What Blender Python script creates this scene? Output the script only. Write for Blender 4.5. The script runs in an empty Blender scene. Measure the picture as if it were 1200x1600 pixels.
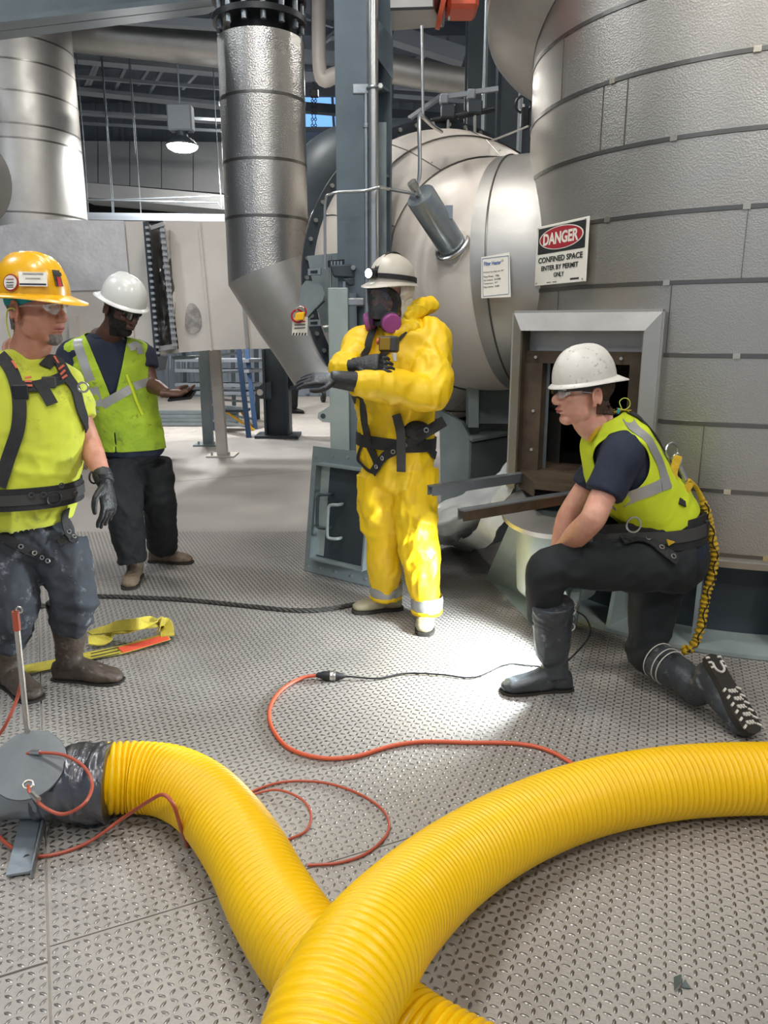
import bpy, bmesh, math, random
import numpy as np
from mathutils import Vector, Matrix, noise
from mathutils.bvhtree import BVHTree
random.seed(7)
C = bpy.context.scene.collection
SC = bpy.context.scene
# ---------------- camera ----------------
FOC, PITCH, CAMH = 1180.0, math.radians(13.5), 1.5
cam = bpy.data.objects.new('camera', bpy.data.cameras.new('camera')); C.objects.link(cam)
cam.location = (0, 0, CAMH); cam.rotation_euler = (math.pi/2 - PITCH, 0, 0)
cam.data.sensor_fit = 'VERTICAL'; cam.data.sensor_height = 24.0; cam.data.lens = 24.0*FOC/1600
cam.data.clip_start = 0.05; cam.data.clip_end = 200
SC.camera = cam
# ---------------- world, light, exposure ----------------
SC.view_settings.view_transform = 'Standard'; SC.view_settings.look = 'None'
SC.view_settings.gamma = 1.0; SC.view_settings.use_curve_mapping = False
SC.view_settings.exposure = 0.36
W = bpy.data.worlds.new('world'); SC.world = W; W.use_nodes = True
W.node_tree.nodes['Background'].inputs[0].default_value = (0.62, 0.74, 0.95, 1)
W.node_tree.nodes['Background'].inputs[1].default_value = 0.42
def area(name, loc, target, size, power, col=(1, 1, 1), size_y=None):
    l = bpy.data.lights.new(name, 'AREA'); l.energy = power; l.size = size; l.color = col
    if size_y: l.shape = 'RECTANGLE'; l.size_y = size_y
    o = bpy.data.objects.new(name, l); C.objects.link(o); o.location = loc
    o.rotation_euler = (Vector(target)-Vector(loc)).to_track_quat('-Z', 'Y').to_euler(); return o
# high bay lamps of the hall plus added back wall fill (fixtures that hold them are built further down)
BAYS_AND_FILL = [(-1.0, 1.4, 5.7), (2.6, 0.2, 5.7), (-4.8, 4.4, 5.7), (-0.8, -2.9, 5.7), (4.0, -3.0, 5.7), (-4.5, -1.5, 5.7), (-1.6, 7.4, 5.7), (-5.2, 10.2, 5.7), (2.9, 8.2, 5.7), (-2.55, 14.6, 5.5), (-.42, 14.2, 5.5), (-.5, 3.5, 5.7)]  # far pair is added, hidden behind pipe and column, to brighten the wall
for i, p in enumerate(BAYS_AND_FILL):
    area('bay_or_fill_light', p, (p[0], p[1]+0.01, 0), 0.5, [85, 150, 150, 180, 160, 130, 170, 150, 110, 200, 200, 110][i], (1.0, 0.955, 0.88) if i not in (2, 5, 7) else (0.88, 0.94, 1.0))
# ---------------- pixel to point ----------------
cp, sp = math.cos(PITCH), math.sin(PITCH)
CAM = Vector((0, 0, CAMH))
def ray(px, py):
    u = (px-600)/FOC; v = (800-py)/FOC
    return Vector((u, cp+v*sp, -sp+v*cp))
def P(px, py, Y):
    d = ray(px, py); return CAM + d*(Y/d.y)
def Fl(px, py, z=0.0):
    d = ray(px, py); return CAM + d*((z-CAMH)/d.z)
def onplane(px, py, p0, n):
    d = ray(px, py); return CAM + d*((p0-CAM).dot(n)/d.dot(n))
def oncyl(px, py, c, r):
    d = ray(px, py); a = d.x*d.x+d.y*d.y; b = -2*(d.x*c[0]+d.y*c[1]); k = c[0]**2+c[1]**2-r*r
    q = b*b-4*a*k; t = (-b-math.sqrt(max(q, 0)))/(2*a); return CAM+d*t
# ---------------- materials ----------------
def lin(h):
    h = h.lstrip('#'); c = [int(h[i:i+2], 16)/255 for i in (0, 2, 4)]
    return tuple(x/12.92 if x <= .04045 else ((x+.055)/1.055)**2.4 for x in c)+(1,)
MATS = {}
def mat(name, col, rough=0.6, metal=0.0, col2=None, nscale=6.0, namt=0.5, bump=0.0, bscale=40.0, btype='noise', spec=None, emit=None, alpha=None, trans=None, stretch=None, rvar=0.0, col3=None, thr=0.62, coat=0.0, sheen=0.0):
    if name in MATS: return MATS[name]
    m = bpy.data.materials.new(name); m.use_nodes = True; nt = m.node_tree; N = nt.nodes; L = nt.links
    b = N['Principled BSDF']; b.inputs['Base Color'].default_value = lin(col); b.inputs['Roughness'].default_value = rough; b.inputs['Metallic'].default_value = metal
    if spec is not None: b.inputs['Specular IOR Level'].default_value = spec
    if coat: b.inputs['Coat Weight'].default_value = coat; b.inputs['Coat Roughness'].default_value = 0.15
    if sheen: b.inputs['Sheen Weight'].default_value = sheen
    tc = N.new('ShaderNodeTexCoord'); mp = N.new('ShaderNodeMapping'); L.new(tc.outputs['Object'], mp.inputs[0])
    if stretch: mp.inputs['Scale'].default_value = stretch
    if col2 or rvar:
        n = N.new('ShaderNodeTexNoise'); n.inputs['Scale'].default_value = nscale; n.inputs['Detail'].default_value = 6; n.inputs['Roughness'].default_value = 0.6
        L.new(mp.outputs[0], n.inputs['Vector'])
        r = N.new('ShaderNodeValToRGB'); r.color_ramp.elements[0].position = 0.5-0.22*(1.2-namt); r.color_ramp.elements[1].position = 0.5+0.25*(1.2-namt)
        r.color_ramp.elements[0].color = lin(col); r.color_ramp.elements[1].color = lin(col2 or col)
        L.new(n.outputs['Fac'], r.inputs[0]); out = r.outputs[0]
        if rvar:
            mr = N.new('ShaderNodeMapRange'); mr.inputs[3].default_value = max(0, rough-rvar); mr.inputs[4].default_value = rough+rvar
            mr.inputs[1].default_value = .3; mr.inputs[2].default_value = .7
            L.new(n.outputs['Fac'], mr.inputs[0]); L.new(mr.outputs[0], b.inputs['Roughness'])
        if col3:
            n2 = N.new('ShaderNodeTexNoise'); n2.inputs['Scale'].default_value = nscale*2.7; n2.inputs['Detail'].default_value = 8; n2.inputs['Roughness'].default_value = 0.7
            L.new(mp.outputs[0], n2.inputs['Vector'])
            r2 = N.new('ShaderNodeValToRGB'); r2.color_ramp.elements[0].position = thr; r2.color_ramp.elements[1].position = min(1, thr+0.1)
            L.new(n2.outputs['Fac'], r2.inputs[0]); mx = N.new('ShaderNodeMix'); mx.data_type = 'RGBA'
            L.new(r2.outputs[0], mx.inputs[0]); L.new(out, mx.inputs[6]); mx.inputs[7].default_value = lin(col3); out = mx.outputs[2]
        L.new(out, b.inputs['Base Color'])
    if bump:
        if btype == 'noise':
            t = N.new('ShaderNodeTexNoise'); t.inputs['Detail'].default_value = 3; o_ = t.outputs['Fac']
        elif btype == 'ridge':
            t = N.new('ShaderNodeTexNoise'); t.noise_type = 'RIDGED_MULTIFRACTAL'; t.inputs['Detail'].default_value = 2.5; t.inputs['Distortion'].default_value = .8; o_ = t.outputs['Fac']
        else:
            t = N.new('ShaderNodeTexVoronoi'); o_ = t.outputs['Distance']
        t.inputs['Scale'].default_value = bscale; L.new(mp.outputs[0], t.inputs['Vector'])
        bp = N.new('ShaderNodeBump'); bp.inputs['Strength'].default_value = bump; bp.inputs['Distance'].default_value = 0.01
        L.new(o_, bp.inputs['Height']); L.new(bp.outputs[0], b.inputs['Normal'])
    if emit: b.inputs['Emission Color'].default_value = lin(emit[0]); b.inputs['Emission Strength'].default_value = emit[1]
    if trans: b.inputs['Transmission Weight'].default_value = trans
    if alpha is not None: b.inputs['Alpha'].default_value = alpha
    MATS[name] = m; return m
# ---------------- mesh building ----------------
def frame(d, up=(0, 0, 1)):
    d = Vector(d).normalized(); up = Vector(up)
    if abs(d.dot(up)) > 0.98: up = Vector((0, 1, 0)) if abs(d.y) < .9 else Vector((1, 0, 0))
    x = up.cross(d).normalized(); y = d.cross(x).normalized(); return x, y, d
def smooth_path(pts, n=8, closed=False):
    pts = [Vector(p) for p in pts]
    if len(pts) < 3: return [pts[0].lerp(pts[-1], i/n) for i in range(n+1)]
    out = []
    m = len(pts)
    rng = range(m if closed else m-1)
    for i in rng:
        p1, p2 = pts[i], pts[(i+1) % m]
        p0 = pts[i-1] if (i > 0 or closed) else p1*2-p2
        p3 = pts[(i+2) % m] if (i+2 < m or closed) else p2*2-p1
        for k in range(n):
            t = k/n; t2 = t*t; t3 = t2*t
            out.append(0.5*((2*p1)+(p2-p0)*t+(2*p0-5*p1+4*p2-p3)*t2+(3*p1-p0-3*p2+p3)*t3))
    if not closed: out.append(pts[-1])
    return out
def interp(vals, n):
    out = []
    for i in range(len(vals)-1):
        for k in range(n):
            t = k/n; t = t*t*(3-2*t)*.5+t*.5; out.append(vals[i]*(1-t)+vals[i+1]*t)
    out.append(vals[-1]); return out
class MB:
    def __init__(s): s.v = []; s.f = []
    def add(s, vs, fs):
        o = len(s.v); s.v += [tuple(v) for v in vs]; s.f += [tuple(i+o for i in f) for f in fs]; return s
    def box(s, c, size, M=None, ax=None):
        hx, hy, hz = [k/2 for k in size]; c = Vector(c)
        vs = [Vector((x, y, z)) for x in (-hx, hx) for y in (-hy, hy) for z in (-hz, hz)]
        if ax: vs = [ax[0]*v.x+ax[1]*v.y+ax[2]*v.z for v in vs]
        elif M: vs = [M @ v for v in vs]
        return s.add([v+c for v in vs], [(0, 1, 3, 2), (4, 6, 7, 5), (0, 4, 5, 1), (2, 3, 7, 6), (0, 2, 6, 4), (1, 5, 7, 3)])
    def bar(s, a, b, w, h, up=(0, 0, 1)):
        a, b = Vector(a), Vector(b); x, y, d = frame(b-a, up)
        return s.box((a+b)/2, (w, h, (b-a).length), ax=(x, y, d))
    def ring(s, c, x, y, r, n, ry=None):
        ry = r if ry is None else ry
        return [Vector(c)+x*(r*math.cos(2*math.pi*i/n))+y*(ry*math.sin(2*math.pi*i/n)) for i in range(n)]
    def rings(s, rs, cap=True, closed=False):
        n = len(rs[0]); o = len(s.v); vs = [p for r in rs for p in r]; fs = []
        m = len(rs)
        for i in range(m if closed else m-1):
            for j in range(n):
                a = i*n+j; b_ = i*n+(j+1) % n; c = ((i+1) % m)*n+(j+1) % n; d = ((i+1) % m)*n+j
                fs.append((a, b_, c, d))
        if cap and not closed: fs.append(tuple(range(n))[::-1]); fs.append(tuple((m-1)*n+i for i in range(n)))
        return s.add(vs, fs)
    def cyl(s, a, b, r0, r1=None, n=24, cap=True):
        r1 = r0 if r1 is None else r1; a, b = Vector(a), Vector(b); x, y, d = frame(b-a)
        return s.rings([s.ring(a, x, y, r0, n), s.ring(b, x, y, r1, n)], cap)
    def lathe(s, prof, a, axis=(0, 0, 1), n=48, cap=True):
        a = Vector(a); x, y, d = frame(axis)
        return s.rings([s.ring(a+d*h, x, y, max(r, 1e-4), n) for r, h in prof], cap)
    def tube(s, pts, r, n=10, sm=0, cap=True, up=None):
        if isinstance(r, (int, float)): r = [r]*len(pts)
        if sm: rr = interp(list(r), sm); pts = smooth_path(pts, sm); r = rr
        pts = [Vector(p) for p in pts]; rs = []
        t0 = (pts[1]-pts[0]).normalized(); x, y, _ = frame(t0)
        for i, p in enumerate(pts):
            t = (pts[min(i+1, len(pts)-1)]-pts[max(i-1, 0)]).normalized()
            x = (x-t*x.dot(t)).normalized(); y = t.cross(x)
            q = r[i]
            rs.append(s.ring(p, x, y, q, n) if isinstance(q, (int, float)) else s.ring(p, x, y, q[0], n, q[1]))
        return s.rings(rs, cap)
    def torus(s, c, axis, R, r, n=32, m=8):
        x, y, d = frame(axis); c = Vector(c); rs = []
        for i in range(n):
            a = 2*math.pi*i/n; e = x*math.cos(a)+y*math.sin(a)
            rs.append([c+e*(R+r*math.cos(2*math.pi*k/m))+d*(r*math.sin(2*math.pi*k/m)) for k in range(m)])
        return s.rings(rs, closed=True)
    def ell(s, c, rad, ax=None, n=20, m=12):
        c = Vector(c); rad = (rad,)*3 if isinstance(rad, (int, float)) else rad
        ax = ax or (Vector((1, 0, 0)), Vector((0, 1, 0)), Vector((0, 0, 1)))
        rs = []
        for i in range(1, m):
            t = math.pi*i/m
            rs.append([c+ax[0]*(rad[0]*math.sin(t)*math.cos(2*math.pi*j/n))+ax[1]*(rad[1]*math.sin(t)*math.sin(2*math.pi*j/n))-ax[2]*(rad[2]*math.cos(t)) for j in range(n)])
        k = len(s.v); s.rings(rs, cap=False)
        b = len(s.v); s.v += [tuple(c-ax[2]*rad[2]), tuple(c+ax[2]*rad[2])]
        for j in range(n):
            s.f.append((b, k+(j+1) % n, k+j)); s.f.append((b+1, k+(m-2)*n+j, k+(m-2)*n+(j+1) % n))
        return s
    def prism(s, poly, ext):
        poly = [Vector(p) for p in poly]; ext = Vector(ext); n = len(poly)
        return s.add(poly+[p+ext for p in poly], [tuple(range(n))[::-1], tuple(range(n, 2*n))]+[(i, (i+1) % n, n+(i+1) % n, n+i) for i in range(n)])
    def slab(s, quad, th):
        q = [Vector(p) for p in quad]; nrm = (q[1]-q[0]).cross(q[2]-q[1]).normalized(); return s.prism(q, nrm*th)
    def mesh(s, name='m'):
        me = bpy.data.meshes.new(name); me.from_pydata(s.v, [], s.f); me.validate(); return me
def finish(me, m, smooth=True, ang=35, bevel=0):
    bm = bmesh.new(); bm.from_mesh(me); bmesh.ops.recalc_face_normals(bm, faces=bm.faces)
    if bevel:
        es = [e for e in bm.edges if len(e.link_faces) == 2 and e.calc_face_angle(0) > 0.6]
        if es: bmesh.ops.bevel(bm, geom=es, offset=bevel, segments=1, affect='EDGES', clamp_overlap=True)
    bm.to_mesh(me); bm.free()
    if smooth: me.shade_smooth(); me.set_sharp_from_angle(angle=math.radians(ang))
    me.materials.clear(); me.materials.append(m); return me
def link(name, me, parent=None):
    o = bpy.data.objects.new(name, me); C.objects.link(o)
    if parent is not None:
        bpy.context.view_layer.update() if False else None
        o.parent = parent; o.matrix_parent_inverse = Matrix.Translation(-Vector(parent['_w'])) if '_w' in parent else Matrix()
        o['_w'] = (0, 0, 0)
    return o
def obj(name, mb, m, parent=None, bevel=0, smooth=True, ang=35):
    """world-space mesh; top-level ones get their origin at the foot of the mesh"""
    me = mb.mesh(name) if isinstance(mb, MB) else mb
    finish(me, m, smooth, ang, bevel)
    if parent is None:
        n = len(me.vertices); co = np.empty(n*3); me.vertices.foreach_get('co', co); co = co.reshape(-1, 3)
        b = (co.min(0)+co.max(0))/2; b[2] = co[:, 2].min(); co -= b; me.vertices.foreach_set('co', co.ravel()); me.update()
        o = link(name, me); o.location = b; o['_w'] = tuple(float(k) for k in b)
    else: o = link(name, me, parent)
    return o
def tag(o, label, cat, group=None, kind=None):
    if label: o['label'] = label
    if cat: o['category'] = cat
    if group: o['group'] = group
    if kind: o['kind'] = kind
    return o
def thing(name, loc, label, cat, group=None):
    o = bpy.data.objects.new(name, None); C.objects.link(o); o.location = loc; o.empty_display_size = .1
    o['_w'] = tuple(float(k) for k in loc); return tag(o, label, cat, group)
def struct(name, mb, m, parent=None, bevel=0):
    o = obj(name, mb, m, parent, bevel)
    if parent is None: o['kind'] = 'structure'
    return o
def dup(root, off, label=None, group=None):
    r = root.copy(); C.objects.link(r); r.location = root.location+Vector(off)
    if label: r['label'] = label
    if group: r['group'] = group
    for ch in list(root.children):
        c = ch.copy(); C.objects.link(c); c.parent = r; c.matrix_parent_inverse = ch.matrix_parent_inverse
        for g in list(ch.children):
            d = g.copy(); C.objects.link(d); d.parent = c; d.matrix_parent_inverse = g.matrix_parent_inverse
    return r
def text(name, s, org, xa, ya, h, m, parent, width=None, off=0.0015, bold=0.0, align='CENTER'):
    cu = bpy.data.curves.new(name, 'FONT'); cu.body = s; cu.align_x = align; cu.align_y = 'CENTER'; cu.size = 1.0; cu.offset = bold; cu.resolution_u = 3
    cu.extrude = 0.004
    t = bpy.data.objects.new(name, cu); C.objects.link(t)
    dg = bpy.context.evaluated_depsgraph_get(); me = bpy.data.meshes.new_from_object(t.evaluated_get(dg)); bpy.data.objects.remove(t); bpy.data.curves.remove(cu)
    n = len(me.vertices); co = np.empty(n*3); me.vertices.foreach_get('co', co); co = co.reshape(-1, 3)
    w = co[:, 0].max()-co[:, 0].min(); hh = co[:, 1].max()-co[:, 1].min()
    sy = h/hh; sx = (width/w) if width else sy
    xa, ya = Vector(xa).normalized(), Vector(ya).normalized(); za = xa.cross(ya)
    cy = (co[:, 1].max()+co[:, 1].min())/2; cx = (co[:, 0].max()+co[:, 0].min())/2 if align == 'CENTER' else co[:, 0].min()
    A = np.array([xa, ya, za]); q = np.stack([(co[:, 0]-cx)*sx, (co[:, 1]-cy)*sy, co[:, 2]*.1+off], 1) @ A + np.array(org)
    me.vertices.foreach_set('co', q.ravel()); me.update(); me.materials.clear(); me.materials.append(m)
    return link(name, me, parent)
# ---------------- material table ----------------
m_plate = mat('tread_plate_steel', '#98948f', .5, .3, '#a8a39d', 1.3, .4, .15, 90, col3='#87827d', thr=.62, rvar=.08)
m_lug = mat('lug_steel', '#75726f', .33, .8, '#8a8683', 2.0, .3)
m_slab = mat('dusty_floor', '#a8a29c', .6, .1, '#bcb6ae', 1.6, .5, .2, 30, col3='#8b8680', thr=.58)
m_gap = mat('joint_dark', '#3a3734', .9)
m_alu = mat('embossed_aluminium', '#c2c0bc', .30, .95, '#b0aeaa', 1.4, .2, .28, 120, 'voronoi', rvar=.06)
m_alu2 = mat('vessel_aluminium', '#b7b3ab', .40, .9, '#a8a49c', 1.6, .3, .10, 130, 'voronoi', col3='#bdb9b2', thr=.66, rvar=.07)
m_alus = mat('smooth_aluminium', '#b3b1ad', .48, .88, '#a3a19d', 2.5, .4, .12, 14, rvar=.08)
m_band = mat('band_steel', '#75736f', .35, .9)
m_clip = mat('band_clip', '#d8cfba', .25, .9)
m_white = mat('white_cladding', '#cbc4bc', .55, .12, '#d8d2ca', 1.8, .4, .08, 30, col3='#a9a49c', thr=.68)
m_whitep = mat('patterned_cladding', '#c9c6c6', .42, .3, '#d9d6d5', 7, .5, .12, 22, 'voronoi')
m_cream = mat('cream_cladding', '#d3cac0', .45, .08, '#c6beb5', 1.6, .4, .1, 12, col3='#9d978f', thr=.66, rvar=.08)
m_dark = mat('roof_dark', '#5a626d', .8)
m_dark2 = mat('roof_steel', '#8d949c', .6, .2)
m_wallb = mat('hall_wall', '#6d7680', .7, 0, '#78828c', 1, .5)
m_wallp = mat('hall_panel', '#a3a6a8', .6, .1, '#b3b5b6', .8, .5)
m_col = mat('column_paint', '#55626a', .5, .1, '#66737a', 2.5, .5, .05, 30)
m_cold = mat('dark_steel_paint', '#353d44', .5, .2, '#3e474e', 3, .5)
m_ltgrn = mat('pale_primer', '#8f9c9b', .5, .15, '#a2adab', 2.5, .5, .06, 20, col3='#b3b6b1', thr=.64)
m_grey = mat('grey_primer', '#727d80', .5, .15, '#838d8f', 3, .5, .05, 25, col3='#9a9d9a', thr=.66)
m_galv = mat('galvanised', '#9aa2a8', .36, .75, '#848c92', 5, .3, .05, 40, 'voronoi', rvar=.08)
m_bolt = mat('bolt_zinc', '#b6b6b2', .35, .8)
m_steel = mat('bright_steel', '#b9b9b6', .28, .9)
m_black = mat('black_rubber', '#1d1e20', .55)
m_blackm = mat('black_metal', '#26282b', .45, .4)
m_yel = mat('hose_yellow', '#eabc00', .38, 0, '#e0b200', 2.0, .5, .05, 30, col3='#e9d56a', thr=.78, spec=.45)
m_org = mat('orange_cord', '#c4583a', .45)
m_orgc = mat('orange_cable', '#a34a35', .4)
m_blue = mat('blue_ladder', '#2c4a70', .5)
m_rust = mat('rusty_frame', '#463b30', .6, .4, '#5f5141', 6, .6, .15, 30, col3='#3c332b', thr=.6)
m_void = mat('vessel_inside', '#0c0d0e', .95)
m_plast = mat('plastic_sheet', '#c9cccb', .25, 0, '#b9bdbd', 6, .5, .3, 12, alpha=.82)
m_wpaint = mat('white_post_paint', '#c3bdb4', .5, .1, '#b5aea4', 3, .5)
m_red = mat('sign_red', '#a3222e', .45); m_signw = mat('sign_white', '#e4e0d4', .4); m_signk = mat('sign_black', '#232827', .45)
m_ink = mat('ink_black', '#23262a', .6); m_blueink = mat('ink_blue', '#2f5f9c', .6)
m_lock_r = mat('lock_red', '#b3202a', .4); m_lock_y = mat('lock_yellow', '#efb612', .4)
m_fabj = mat('joint_fabric', '#8d8d8d', .3, .7, '#6d6d6d', 5, .5, .5, 9, stretch=(1, 1, .25))
m_glow = mat('lamp_glow', '#ffffff', .5, emit=('#ffffff', 25.0))
m_bluelight = mat('window_pane', '#86a8c8', .1, 0, spec=.8, alpha=.25)
m_orange = mat('orange_paint', '#cc5a3c', .5)
m_tape = mat('silver_tape', '#6c6c70', .3, .75, '#54545a', 9, .6, .6, 16)
m_sling = mat('sling_yellow', '#c6b640', .75, 0, '#a7983a', 9, .6, .3, 120)
m_tago = mat('sling_tag_orange', '#e0563c', .6)
m_rope = mat('rope_black', '#2b2a28', .8, 0, '#3c3a36', 30, .6)
m_leaf = mat('scrap_grey', '#4a5654', .7)
# ---------------- floor ----------------
e1 = Vector((math.cos(math.radians(24.5)), math.sin(math.radians(24.5)), 0)); e2 = Vector((-e1.y, e1.x, 0)); PO = Vector((-.84, 1.584, 0))
floor = struct('floor', MB().box((0, 7, -.11), (34, 30, .2)), m_slab)
def inview(p, m=.12):
    d = p-CAM; dep = d.y*cp-d.z*sp
    if dep < .3: return False
    u = d.x/dep*FOC; v = (d.y*sp+d.z*cp)/dep*FOC
    return abs(u) < 600*(1+m*2) and abs(v) < 800*(1+m)
cells = []
cols = [(-3.0, -1.5), (-1.5, 0), (0, 3.6), (3.6, 7.2)]
offs = [-1.6, -.05, 0, .3]
for (a0, a1), o_ in zip(cols, offs):
    for k in range(-3, 4):
        b0 = o_+k*3.0; b1 = b0+3.0
        if k < 0: b0 += 0
        cells.append((a0, a1, b0, b1))
LP = []
pit = .0245
for (a0, a1, b0, b1) in cells:
    ctr = [PO+e1*a+e2*b for a in np.linspace(a0, a1, 6) for b in np.linspace(b0, b1, 12)]
    if not any(inview(c, .0) and c.y < 8.2 for c in ctr): continue
    g = .003; dz = random.uniform(-.0015, .001)
    q = [PO+e1*(a0+g)+e2*(b0+g), PO+e1*(a1-g)+e2*(b0+g), PO+e1*(a1-g)+e2*(b1-g), PO+e1*(a0+g)+e2*(b1-g)]
    pl = struct('tread_plate', MB().prism([p+Vector((0, 0, -.0095+dz)) for p in q], (0, 0, .0095)), m_plate, floor)
    vs, fs = [], []
    na, nb = int((a1-a0)/pit), int((b1-b0)/pit)
    ph = random.random()*.01
    for i in range(na):
        for j in range(nb):
            c = PO+e1*(a0+.015+ph*.5+i*pit)+e2*(b0+.015+j*pit)
            if c.y > 5.6 or not inview(c, .22): continue
            th = math.radians(24.5+(45 if (i+j) % 2 else -45)+random.uniform(-1, 1))
            d = Vector((math.cos(th), math.sin(th), 0)); w = Vector((-d.y, d.x, 0)); z0 = Vector((0, 0, dz)); zt = Vector((0, 0, dz+.0021))
            L_, Wd = .0116, .0043
            o = len(vs)
            vs += [c-d*L_+z0, c-d*L_*.45-w*Wd+z0, c+d*L_*.45-w*Wd+z0, c+d*L_+z0, c+d*L_*.45+w*Wd+z0, c-d*L_*.45+w*Wd+z0]
            vs += [c-d*L_*.6+zt, c+d*L_*.6+zt, c-d*L_*.25-w*Wd*.45+zt, c+d*L_*.25-w*Wd*.45+zt, c+d*L_*.25+w*Wd*.45+zt, c-d*L_*.25+w*Wd*.45+zt]
            fs += [(o, o+1, o+8, o+6), (o+1, o+2, o+9, o+8), (o+2, o+3, o+7, o+9), (o+3, o+4, o+10, o+7), (o+4, o+5, o+11, o+10), (o+5, o, o+6, o+11), (o+6, o+8, o+9, o+7), (o+6, o+7, o+10, o+11)]
    if vs:
        me = bpy.data.meshes.new('raised_lugs'); me.from_pydata([tuple(v) for v in vs], [], fs); me.materials.append(m_lug); me.shade_smooth()
        lo = link('raised_lugs', me, pl); lo['kind'] = 'stuff'
# ---------------- hall shell ----------------
ceil = struct('ceiling', MB().box((0, 6, 6.36), (30, 26, .12)), m_dark)
wb = struct('wall_back', MB().box((0, 18.1, 3.2), (30, .2, 6.4)), m_wallb)
struct('wall_right', MB().box((9.5, 8, 3.2), (.2, 20.5, 6.4)), m_wallb)
struct('wall_left', MB().box((-13, 8, 3.2), (.2, 20.5, 6.4)), m_wallb)
# ribs of the wall sheeting (visible strips)
mb = MB()
for i in range(60): mb.box((-9+i*.3, 17.97, 3.2), (.08, .06, 6.3))
struct('wall_rib', mb, m_wallb, wb)['kind'] = 'stuff'
def pbar(name, a, b, w, h, m, parent=None):   # a, b: (px, py, Y)
    return struct(name, MB().bar(P(*a), P(*b), w, h), m, parent)
# roof steel in view, left bay (parts of the roof)
for a, b, w, h, m in [
    ((95, 82, 13), (345, 105, 13), .25, .22, m_dark2), ((100, 140, 14), (345, 165, 14), .3, .06, m_dark2), ((100, 58, 12), (345, 60, 12), .12, .05, m_dark2),
    ((95, 118, 13.5), (345, 138, 13.5), .06, .05, m_dark2), ((95, 191, 16), (350, 205, 16), .05, .05, m_dark2), ((105, 175, 15), (350, 190, 15), .2, .05, m_dark2),
    ((470, 88, 12), (530, 92, 12), .1, .16, m_dark2), ((470, 120, 12), (530, 122, 12), .06, .12, m_dark2), ((615, 55, 12), (725, 90, 12), .25, .2, m_dark2),
    ((615, 150, 13), (725, 158, 13), .05, .05, m_dark2), ((470, 168, 14), (725, 188, 14), .18, .14, m_cold), ((615, 113, 12.5), (725, 120, 12.5), .2, .2, m_dark2),
    ((615, 135, 12.8), (725, 142, 12.8), .05, .08, m_dark2), ((160, 28, 11), (345, 40, 11), .12, .1, m_dark2)]:
    pbar('roof_beam', a, b, w, h, m, ceil)
for x0, y0, x1, y1 in [(155, 83, 130, 140), (160, 83, 136, 140), (205, 85, 178, 143), (243, 90, 216, 132), (262, 92, 233, 145), (315, 105, 285, 138), (112, 38, 118, 84), (228, 36, 222, 55), (282, 40, 268, 62), (332, 46, 322, 60), (172, 32, 165, 52), (108, 80, 100, 120), (115, 38, 110, 60)]:
    pbar('roof_brace', (x0, y0, 13.2), (x1, y1, 14), .05, .05, m_dark2, ceil)
for x0, y0, x1, y1 in [(540, 40, 500, 70), (520, 60, 560, 30), (650, 60, 690, 40), (700, 60, 650, 95), (690, 150, 640, 185), (475, 25, 520, 40)]:
    pbar('roof_brace', (x0, y0, 12.6), (x1, y1, 13.2), .06, .06, m_dark2, ceil)
# purlins running across the roof deck
for i in range(9): struct('purlin', MB().box((-2, 4+i*1.6, 6.2), (22, .1, .2)), m_dark, ceil)
# light wall panels and duct seen far back
for i, (a, b) in enumerate([((112, 225), (352, 300)), ]):
    q = [P(104, 220, 17.6), P(352, 222, 17.6), P(352, 302, 17.6), P(104, 282, 17.6)]
    for k in range(5):
        t0, t1 = k/5, (k+1)/5-.006
        struct('wall_panel', MB().slab([q[0].lerp(q[1], t0), q[0].lerp(q[1], t1), q[3].lerp(q[2], t1), q[3].lerp(q[2], t0)], .05), m_wallp, wb)
mb = MB().slab([P(112, 283, 15.5), P(356, 305, 15.5), P(356, 328, 15.5), P(114, 306, 15.5)], 2.5)
tag(obj('far_duct', mb, m_wallp), 'long pale horizontal duct high at the far wall', 'duct')
mb = MB().slab([P(118, 306, 16.6), P(358, 322, 16.6), P(358, 346, 16.6), P(118, 346, 16.6)], .3)
struct('wall_opening_band', mb, m_void, wb)
tag(obj('cable_tray', MB().bar(P(120, 338, 12), P(352, 341, 12), .1, .1), m_dark2), 'grey horizontal cable tray just above the white ducts', 'cable tray')
for px, y0, y1 in [(124, 210, 345), (130, 215, 345), (165, 180, 345), (172, 248, 345), (207, 178, 240), (212, 215, 360), (337, 190, 325)]:
    hk_ = globals().get('hk_', -1)+1; o = tag(obj('hanger_rod', MB().tube([P(px, y0, 12.5)+Vector((0, 0, 6.3-P(px, y0, 12.5).z)), P(px, y0, 12.5), P(px+(y1-y0)*.07, y1, 12.4)], .008, 6), m_galv), ['thin hanger rod nearest the wide riser duct, outermost at left', 'thin hanger rod close beside the outermost one by the riser duct', 'third hanger rod from the wide riser duct, left of the lamp', 'fourth hanger rod from the wide riser duct, left of the lamp', 'shorter hanger rod midway between riser duct and lamp', 'long hanger rod dropping in front of the white duct flange', 'hanger rod right of the lamp, nearest the flanged pipe'][hk_], 'rod', 'hanger rods above the white ducts')
tag(obj('conduit', MB().tube([P(118, 314, 12), P(352, 306, 12)], .009, 6), m_galv), 'thin light conduit running level under the far duct, upper of two', 'conduit')
tag(obj('conduit', MB().tube([P(118, 312, 11.8), P(340, 317, 11.8), P(346, 326, 11.8)], .011, 6), m_galv), 'thin light conduit with an elbow box end, lower of two under the far duct', 'conduit')
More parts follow.
